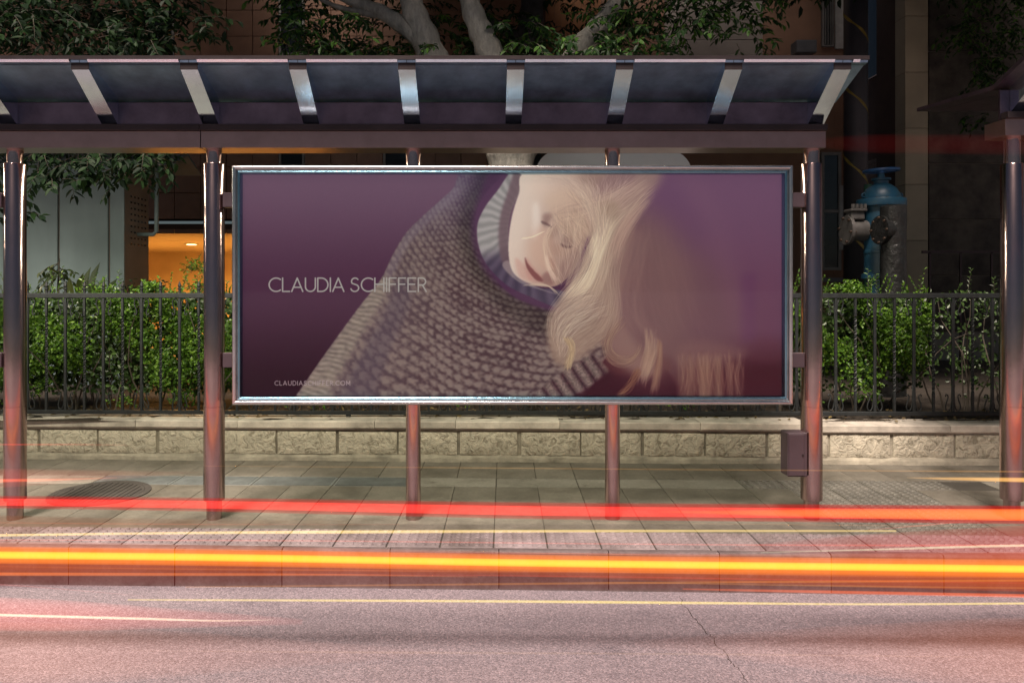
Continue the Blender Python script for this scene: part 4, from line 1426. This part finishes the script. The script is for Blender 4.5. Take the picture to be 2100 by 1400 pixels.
# ------------------------------------------------------------------ trees
def limb(mb, pts, r0, r1, n=12):
    P_ = [Vector(p) for p in pts]
    out = []
    ext = [2 * P_[0] - P_[1]] + P_ + [2 * P_[-1] - P_[-2]]
    for i in range(1, len(ext) - 2):
        for k in range(6):
            t = k / 6
            a, b, c, d = ext[i - 1], ext[i], ext[i + 1], ext[i + 2]
            out.append(.5 * (2 * b + (c - a) * t + (2 * a - 5 * b + 4 * c - d) * t * t + (3 * b - 3 * c + d - a) * t ** 3))
    out.append(P_[-1])
    m = len(out)
    mb.tube(out, [(r0 + (r1 - r0) * i / (m - 1)) * (1 + .07 * math.sin(i * 1.7 + r0 * 40)) for i in range(m)], n)

def crown(parent, off, regions, L, W, mat, droop=.7, name='crown'):
    lv, tw = Leaves(), MB()
    for (xa, xb, ya, yb, d0, d1, n, ln) in regions:
        for _ in range(n):
            d = rnd(d0, d1)
            p = P(rnd(xa, xb), rnd(ya, yb), d) - off
            a = rnd(0, 6.28)
            sprig(lv, tw, p, (math.cos(a), math.sin(a) - .35, rnd(-.5, .5)), ln * rnd(.7, 1.2), random.choice((7, 8, 9, 10)), L, W, droop, .004)
    lv.obj(name, mat, parent, kind='stuff')
    tw.obj('twigs', M['twig'], parent, kind='stuff')

def upper(parent, off, boxes, L, W, mat):
    """Upper crown put in, mostly above the picture, to shade what stands behind: clumps of leaf sprays."""
    lv = Leaves()
    for (cx, cy, cz, rx, ry, rz, n) in boxes:
        for _ in range(int(n * 1.45)):
            while True:
                p = rv()
                if p.length < 1:
                    break
            if field(p.x * 2, p.z * 2, p.y, 1.0) < -.45:
                continue
            c = Vector((cx + p.x * rx, cy + p.y * ry, cz + p.z * rz)) - off
            for q in range(5):
                lv.leaf(c + rv(.14), rv() + Vector((0, 0, -.4)), Vector((rnd(-.6, .6), rnd(-.8, .3), 1)), L * rnd(.7, 1.2), W * rnd(.7, 1.2), .3, .2)
    lv.obj('shading_crown', mat, parent, kind='stuff')

D = 8.3
to = Vector((.32, D, .33))
tree = empty('forked_tree', to, label='forked tree with pale limbs rising behind the shelter roof', cat='tree')
def tp(px, py, d=D):
    return P(px, py, d) - to
tr_ = MB()
limb(tr_, [(0, 0, -.05), (.0, 0, .5), (.0, 0, 1.6), tp(1048, 338), tp(1046, 300)], .30, .25, 20)
limb(tr_, [tp(1048, 330), tp(1000, 240), tp(905, 150), tp(868, 70), tp(843, 0), tp(830, -140, 8.5)], .23, .10, 16)
limb(tr_, [tp(1050, 330), tp(1045, 240), tp(1012, 130), tp(988, 70), tp(965, 10), tp(958, -60), tp(900, -220, 8.2)], .20, .07, 16)
limb(tr_, [tp(1052, 330), tp(1110, 240), tp(1180, 120), tp(1225, 60), tp(1266, 0), tp(1310, -150, 8.5)], .20, .07, 16)
limb(tr_, [tp(896, 118), tp(850, 72), tp(790, 30), tp(725, 2), tp(600, -60, 8.0), tp(470, -90, 7.8)], .11, .045, 14)
limb(tr_, [tp(800, 36), tp(740, 26), tp(690, 14), tp(640, -10, 8.2)], .045, .02, 10)
tr_.obj('trunk', M['bark'], tree, True)
crown(tree, to, [
    (580, 760, 30, 112, 7.6, 8.2, 70, .34), (545, 640, -20, 60, 7.7, 8.2, 26, .3), (640, 800, 84, 116, 7.7, 8.6, 34, .3),
    (750, 900, 86, 124, 7.7, 8.8, 34, .28), (880, 1010, 74, 124, 8.5, 9.3, 36, .28), (1010, 1110, 40, 120, 7.9, 8.9, 34, .28),
    (1100, 1340, 70, 120, 7.7, 8.9, 80, .32), (1200, 1420, 10, 90, 7.8, 9.0, 62, .34), (1300, 1470, -40, 60, 7.7, 8.8, 60, .36),
    (1440, 1580, -50, 40, 7.7, 8.6, 50, .40), (1500, 1590, 40, 90, 7.8, 8.4, 10, .3), (560, 1500, -330, -40, 7.4, 9.6, 150, .5), (860, 1060, 20, 90, 8.9, 9.6, 20, .3)],
    .098, .042, M['leaf_tree'])

upper(tree, to, [(-1.5, 8.4, 6.6, 2.4, 2.2, 1.7, 1500), (1.8, 8.5, 6.8, 2.6, 2.2, 1.8, 1700), (.2, 8.6, 9.0, 3.2, 2.4, 2.0, 2300), (-2.6, 7.9, 6.3, 1.7, 1.9, 1.2, 1100)], .15, .07, M['leaf_tree'])  # unseen height added to shade the building behind

t2o = Vector((.68, 10.6, .33))
tree2 = empty('dark_tree', t2o, label='dark tree trunk standing behind the pale forked tree', cat='tree')
tb = MB()
limb(tb, [(0, 0, -.05), P(1080, 400, 10.6) - t2o, P(1083, 110, 10.6) - t2o, P(1088, 40, 10.6) - t2o, P(1100, -60, 10.6) - t2o, P(1120, -300, 10.6) - t2o], .22, .14, 16)
limb(tb, [P(1084, 90, 10.6) - t2o, P(1000, 40, 10.5) - t2o, P(930, -20, 10.4) - t2o], .09, .05, 10)
tb.obj('trunk', M['dark_bark'], tree2, True)
crown(tree2, t2o, [(860, 1080, 0, 110, 9.8, 11, 60, .4), (640, 900, -40, 60, 10, 11.2, 50, .45), (900, 1400, -340, -20, 9.8, 11, 60, .5), (1120, 1300, 0, 70, 9.8, 11, 26, .4)], .10, .045, M['leaf_left'])

upper(tree2, t2o, [(4.4, 9.6, 7.2, 2.6, 1.9, 1.9, 1700), (4.8, 9.4, 9.6, 2.8, 2.2, 1.8, 1500), (1.0, 10.4, 8.0, 2.8, 1.2, 2.6, 1300), (4.7, 7.5, 5.9, 2.5, 1.5, .95, 1500), (7.4, 8.8, 6.4, 2.0, 1.8, 1.5, 1500)], .15, .07, M['leaf_left'])  # clumps added out of view to shade the valve and the walls

t3o = Vector((-7.4, 8.2, .33))
tree3 = empty('left_tree', t3o, label='dark green tree overhanging the shelter roof at top left', cat='tree')
tb = MB()
limb(tb, [(0, 0, -.05), (.1, 0, 1.2), (.3, -.1, 2.6), (.9, -.3, 3.6), (2.1, -.5, 4.2), (3.4, -.6, 4.5)], .24, .06, 14)
limb(tb, [(.35, -.1, 2.6), (1.3, -.4, 2.75), (2.3, -.7, 2.75), (3.5, -.8, 2.62)], .09, .02, 10)
limb(tb, [(.6, -.2, 3.2), (.6, -.1, 4.4), (1.0, .1, 5.6)], .14, .05, 10)
tb.obj('trunk', M['dark_bark'], tree3, True)
crown(tree3, t3o, [(-60, 320, 10, 108, 7.0, 8.6, 190, .40), (-60, 390, -60, 30, 7.0, 8.6, 140, .42), (330, 425, 20, 82, 7.2, 7.8, 18, .34), (170, 340, 60, 112, 7.0, 7.8, 30, .34),
                   (-200, 440, -330, -60, 7.0, 9.0, 90, .5), (285, 340, 70, 112, 7.6, 8.0, 8, .3)], .10, .046, M['leaf_left'])
crown(tree3, t3o, [(60, 330, 300, 345, 7.0, 7.6, 46, .30), (70, 300, 335, 372, 7.0, 7.5, 28, .26), (290, 360, 300, 318, 7.2, 7.6, 10, .24), (-60, 20, 300, 430, 7.2, 8, 20, .3), (40, 64, 430, 450, 7.4, 7.6, 3, .16), (-60, 300, 250, 320, 7.1, 7.9, 40, .3)],
      .100, .044, M['leaf_left'], .9, 'hanging_foliage')

upper(tree3, t3o, [(-6.4, 8.2, 6.6, 2.6, 2.2, 2.0, 1900), (-3.9, 8.3, 7.2, 2.2, 2.2, 2.2, 1700), (-6.0, 8.4, 9.6, 3.4, 2.4, 1.9, 2000)], .15, .07, M['leaf_left'])

t4o = Vector((8.6, 11.6, .33))
vine = empty('wall_vine', t4o, label='vine hanging down the dark stained wall at top right', cat='vine')
crown(vine, t4o, [(1935, 2120, -60, 60, 11.2, 11.9, 70, .5), (1960, 2080, 40, 130, 11.3, 11.9, 50, .42), (1985, 2060, 120, 190, 11.4, 11.9, 24, .36), (1990, 2040, 230, 262, 11.5, 11.9, 6, .3), (1900, 2200, -320, -60, 11.2, 11.9, 50, .6)],
      .09, .048, M['leaf_tree'], 1.0, 'foliage')

upper(vine, t4o, [(8.8, 11.0, 8.2, 2.6, 1.2, 2.6, 1300)], .15, .07, M['leaf_tree'])
# ================================================================== blue valve and black pipe
vd = 8.5
vx = (1807 - VX) * vd / F
va = empty('gate_valve', (vx, vd, .33), label='tall blue gate valve with a handwheel behind the right-hand hedge', cat='valve')
def vz(py, d=vd):
    return 1.5 - (py - VY) * d / F - .33
def pr_(*a):
    return [(r, vz(y)) for r, y in a]
MB().lathe(pr_((.15, 620), (.15, 572), (.205, 571), (.205, 562), (.175, 561), (.175, 520), (.181, 519), (.181, 514), (.175, 513), (.175, 490), (.20, 470), (.205, 432), (.20, 424)), 32).obj('valve_body', M['blue'], va, 35)
MB().lathe(pr_((.252, 424), (.256, 422), (.256, 411), (.252, 409)), 32).obj('lower_flange', M['blue'], va, 35)
MB().lathe(pr_((.20, 408.5), (.195, 400), (.16, 388), (.10, 379), (.075, 377), (.075, 371), (.10, 370), (.10, 366), (.04, 365), (.035, 357)), 28).obj('bonnet', M['blue'], va, 35)
for k in range(8):
    a = k * math.pi / 4 + .3
    MB().prism([(.06, vz(376)), (.19, vz(404)), (.19, vz(408)), (.06, vz(408))], -.008, .008, 'y').obj('bonnet_web', M['blue'], va, rot=(0, 0, a))
bolt = MB().lathe([(.017, -.045), (.017, -.03), (.009, -.03), (.009, .03), (.017, .03), (.017, .045)], 6).mesh('flange_bolt', M['bolt'])
for k in range(14):
    a = k * 2 * math.pi / 14
    obj('flange_bolt', bolt, va, (.236 * math.cos(a), .236 * math.sin(a), vz(416.5)))
wh = MB()
n = 32
wh.tube([(.175 * math.cos(2 * math.pi * k / n), .175 * math.sin(2 * math.pi * k / n), 0) for k in range(n)] + [(.175, 0, 0), (.175 * math.cos(.2), .175 * math.sin(.2), 0)], .019, 8, caps=False)
for k in range(5):
    a = k * 2 * math.pi / 5
    wh.tube([(.03 * math.cos(a), .03 * math.sin(a), -.004), (.165 * math.cos(a), .165 * math.sin(a), 0)], .012, 6)
wh.lathe([(.042, -.03), (.042, .02)], 16)
wo = wh.obj('handwheel', M['blue_bright'], va, 40, loc=(0, 0, vz(350)), rot=(.03, -.05, 0))
MB().lathe([(.022, vz(372)), (.022, vz(344))], 12).obj('valve_stem', M['blue_bright'], va, 40)
ey = MB().tube([(.022 * math.cos(a), 0, .022 * math.sin(a)) for a in [2 * math.pi * k / 14 for k in range(15)]], .009, 6, caps=False).mesh('lifting_eye', M['blue'], True)
for sx in (-1, 1):
    obj('lifting_eye', ey, va, (sx * .205, -.02, vz(401)))
# grey side casting
MB().lathe([(.165, -.40), (.165, -.365), (.12, -.36), (.12, -.18)], 24, (0, 0, vz(472)), 'x').obj('side_branch', M['grey_cast'], va, 35)
MB().box(-.40, -.22, -.14, .06, vz(436), vz(430), .01).box(-.385, -.235, -.11, .03, vz(452), vz(436.5), .01).obj('branch_cover', M['grey_cast'], va)
for k in range(4):
    MB().lathe([(.019, 0), (.019, .05)], 6, (-.375 + .045 * k, -.12, vz(430))).obj('cover_bolt', M['grey_cast'], va)
for k in range(6):
    a = k * math.pi / 3 + .2
    MB().lathe([(.016, -.42), (.016, -.35)], 6, (0, .14 * math.cos(a), vz(472) + .14 * math.sin(a)), 'x').obj('flange_bolt', M['bolt'], va)
gp = empty('green_bottle_post', (0, 0, 0))
bpy.data.objects.remove(gp)
MB().lathe([(.05, .0), (.05, vz(368) - .0), (.045, vz(366))], 16, ((1781 - VX) * 9.0 / F, 9.0, .33)).obj('green_pipe', surface('green_paint', (.02, .07, .045), var=.3, rough=.5), smooth=35, label='short green pipe end behind the blue valve', cat='pipe')

bd_ = 8.12
bp = empty('black_pipe', ((1832 - VX) * bd_ / F, bd_, .33), label='thick black wrapped pipe with a round flange in front of the blue valve', cat='pipe')
pm = MB()
hh = vz(424, bd_)
prof = []
for i in range(15):
    z = hh * i / 14
    prof.append((.125 + rnd(-.004, .006), z))
prof.append((.11, hh + .012))
pm.lathe(prof, 26).obj('pipe_body', M['black_pipe'], bp, 50)
MB().lathe([(.155, -.165), (.155, -.135), (.13, -.13), (.118, -.03)], 30, (0, 0, vz(472, bd_)), 'x').obj('pipe_branch', M['black_pipe'], bp, 35, rot=(0, 0, .12))
for k in range(8):
    a = k * math.pi / 4
    o = MB().lathe([(.014, -.18), (.014, -.125)], 6, (0, .132 * math.cos(a), vz(472, bd_) + .132 * math.sin(a)), 'x').obj('flange_bolt', M['bolt'], bp, rot=(0, 0, .12))

# ================================================================== streaks of passing lights above the road
X0, X1 = -240, 2340
def streak(label, pts, rad, col, strength, d=3.45, core=None, dense=0, group='streaks of light from passing traffic'):
    """A soft glowing body strung along the lane; pts are pixels (x, y) or (x, y, depth)."""
    q = [P(p[0], p[1], p[2] if len(p) > 2 else d) for p in pts]
    base = q[0].copy()
    out = []
    ext = [2 * q[0] - q[1]] + q + [2 * q[-1] - q[-2]]
    for i in range(1, len(ext) - 2):
        for k in range(5):
            t = k / 5
            a, b, c, e = ext[i - 1], ext[i], ext[i + 1], ext[i + 2]
            out.append(.5 * (2 * b + (c - a) * t + (2 * a - 5 * b + 4 * c - e) * t * t + (3 * b - 3 * c + e - a) * t ** 3))
    out.append(q[-1])
    m = len(out)
    rr = rad if isinstance(rad, (list, tuple)) else [rad, rad]
    r = [np.interp(i / (m - 1), np.linspace(0, 1, len(rr)), rr) * d / F for i in range(m)]
    # run on out of the picture and thin away
    for end, flag in ((0, pts[0][0] == X0), (-1, pts[-1][0] == X1)):
        if flag:
            a, b = (out[0], out[4]) if end == 0 else (out[-1], out[-5])
            dv = (a - b).normalized()
            dv.z = dv.y = 0
            dv.y = -.0288 * dv.x
            for k in range(1, 9):
                p_, r_ = a + dv * (k * .9), (r[0] if end == 0 else r[-1])
                r_ = r_ * (1 - .11 if k > 1 else 1)
                if end == 0:
                    out.insert(0, p_); r.insert(0, r_)
                else:
                    out.append(p_); r.append(r_)
    e = empty('light_streak', base, label=label, cat='light streak', group=group)
    loc = [p - base for p in out]
    MB().tube(loc, r, 14).obj('outer_glow', glow('outer_glow', col, strength, dense), e, True)
    if core:
        cf, cc, cs = core
        MB().tube(loc, [x * cf for x in r], 12).obj('inner_glow', glow('inner_glow', cc, cs), e, True)
    return e

X0, X1 = -240, 2340
streak('broad red streak of light across the foot of the shelter posts', [(X0, 1026), (420, 1034), (1050, 1046), (1600, 1051), (X1, 1057)], [12, 14, 17, 18, 19], (1, .02, .02), 6, 3.5, (.58, (1, .04, .03), 30), 16)
streak('orange heart of the red streak at the right edge', [(1350, 1049), (1700, 1052), (X1, 1057)], [1, 9, 14], (1, .30, .02), 16, 3.5)
streak('brightest yellow streak of light along the kerb face', [(X0, 1135), (420, 1142), (1050, 1153), (1600, 1160), (X1, 1169)], 17, (1, .24, .01), 9, 3.4, (.45, (1, .43, .02), 32), 5)
streak('wide orange haze of light around the yellow streak', [(X0, 1140), (420, 1146), (1050, 1156), (1600, 1166), (X1, 1174)], [36, 29, 24, 30, 44], (1, .15, .02), 2.0, 3.44, None, 3.5)
streak('dull red band of light low on the kerb face', [(X0, 1172), (420, 1174), (1050, 1182), (1600, 1190), (X1, 1200)], [30, 26, 24, 28], (1, .06, .03), .7, 3.5, None, 6)
streak('thin pale yellow streak above the studded tiles', [(X0, 1100), (300, 1093), (700, 1090), (1300, 1088), (1838, 1088)], [3, 2.6, 3.6, 2.8, 2], (1, .70, .20), 30, 3.6)
streak('thin red streak over the studded tiles', [(X0, 1106), (600, 1108), (1200, 1114), (1650, 1117), (X1, 1118)], [1.6, 1.6, 1.6, 2.6], (1, .08, .03), 22, 3.6)
streak('dim orange band of light over the slabs at left', [(X0, 1078), (0, 1076), (300, 1074), (760, 1068)], [22, 20, 12, 1], (1, .24, .04), .9, 3.55, None, 4)
streak('thin orange streak low on the kerb at left', [(X0, 1176), (300, 1177), (700, 1178), (980, 1182)], [4, 3, 1], (1, .22, .03), 20, 3.4)
streak('thin amber streak along the bottom of the kerb', [(380, 1203), (1000, 1197), (1500, 1193), (X1, 1188)], [1.6, 2.4, 2.4], (1, .36, .03), 14, 3.4)
streak('hair thin yellow streak just over the brightest yellow one', [(900, 1128), (1400, 1139), (1900, 1146), (X1, 1150)], [.6, 1.6, 2.4], (1, .34, .03), 14, 3.42)
for lab, yy, xa_, xb_, w_, c_, s_ in [
        ('hair thin red streak in the upper part of the kerb face', (1124, 1146), X0, 1500, 1.2, (1, .10, .03), 16),
        ('hair thin orange streak just under the brightest yellow one', (1158, 1186), X0, X1, 1.6, (1, .26, .03), 14),
        ('hair thin crimson streak in the middle of the kerb face', (1166, 1196), 500, X1, 1.4, (1, .06, .04), 14),
        ('hair thin gold streak low on the kerb at right', (1180, 1206), 1200, X1, 1.6, (1, .38, .05), 14),
        ('hair thin red streak below the broad red band', (1070, 1082), X0, 820, 1.1, (1, .12, .03), 14),
        ('hair thin amber streak below the broad red band at right', (1066, 1078), 1150, X1, 1.0, (1, .34, .05), 9)]:
    sl = (yy[1] - yy[0]) / (X1 - X0)
    q_ = [(x, yy[0] + sl * (x - X0) + 1.5 * math.sin(x * .004)) for x in np.linspace(xa_, xb_, 6)]
    streak(lab, q_, [.5, w_, w_ * 1.3, w_, w_ * .8], c_, s_, 3.42)
streak('red orange streak where kerb meets road at right', [(1400, 1207), (1700, 1213), (X1, 1226)], [1.6, 3.4, 4], (1, .14, .02), 22, 3.3)
streak('hair thin red streak slanting over the road at left', [(X0, 1190), (0, 1198), (160, 1210), (300, 1222)], [1.6, 1.4, .6], (1, .12, .06), 14, 3.0)
streak('long thin lemon streak lying over the near road', [(262, 1229), (560, 1230), (1000, 1232), (1500, 1236), (1800, 1238), (X1, 1235)], [1.6, 2.4, 3.0, 2.2, 2.4], (1, .78, .10), 34, 3.0)
streak('white streak with a red blush at lower left', [(X0, 1252), (0, 1260), (300, 1268), (450, 1272), (560, 1270)], [3, 2.6, .8], (1, .82, .55), 44, 3.0)
streak('red blush of light round the white streak at lower left', [(X0, 1250), (0, 1258), (300, 1266), (620, 1274)], [38, 30, 6], (1, .10, .06), 1.8, 3.0)
streak('broad added amber glow for warm light on the near road at left', [(X0, 1345), (100, 1342), (420, 1340), (900, 1338)], [70, 62, 40, 6], (1, .22, .05), .40, 2.95)  # added glow imitating a warm pool of light on the road
streak('broad added amber glow for warm light on the near road at right', [(1300, 1318), (1700, 1330), (2050, 1340), (X1, 1348)], [6, 44, 70, 80], (1, .24, .05), .36, 2.95)  # the same added warm glow on the other side
streak('faint lemon streak low over the near road', [(260, 1333), (800, 1337), (1400, 1340), (2000, 1346)], [.8, 2.4, 2, 1.2], (1, .55, .18), 6, 2.9)
streak('pale greenish streak rising over the tiles at right', [(1560, 1132), (1800, 1126), (2000, 1120), (X1, 1113)], [1, 2.4, 3], (.72, .9, .55), 26, 3.5)
streak('soft red blush of light at the right kerb edge', [(1500, 1124), (1800, 1118), (X1, 1110)], [4, 24, 46], (1, .06, .05), 1.3, 3.55, None, 3)
streak('thin red streak slanting up to the right edge', [(1780, 1086), (1900, 1076), (2000, 1068), (X1, 1052)], [.8, 1.6, 1.6], (1, .05, .02), 24, 3.6)
streak('faint amber streak across the pavement behind the posts', [(420, 955), (1000, 959), (1500, 963), (X1, 968)], [.8, 1.4, 1.2, 2], (1, .45, .10), 14, 3.8)
streak('golden fan of light at the right edge by the post', [(1860, 979), (2000, 982), (X1, 987)], [.8, 4, 7], (1, .50, .12), 20, 3.8)
streak('red streak low on the left edge of the pavement', [(X0, 990), (0, 985), (120, 983), (240, 979)], [5, 3, .8], (1, .12, .04), 20, 3.8)
streak('soft red blush of light on the pavement at far left', [(X0, 985), (0, 980), (200, 975), (420, 968)], [26, 20, 12, 1], (1, .08, .05), 1.0, 3.8)
streak('faint red hairline on the stone wall at left', [(X0, 909), (0, 911), (150, 911), (260, 912)], [1.4, 1.6, .6], (1, .06, .04), 24, 3.8)
streak('faint dark red band high over the right-hand post', [(1640, 292), (1800, 295), (X1, 299)], [3, 20, 22], (1, .03, .03), .13, 3.8)
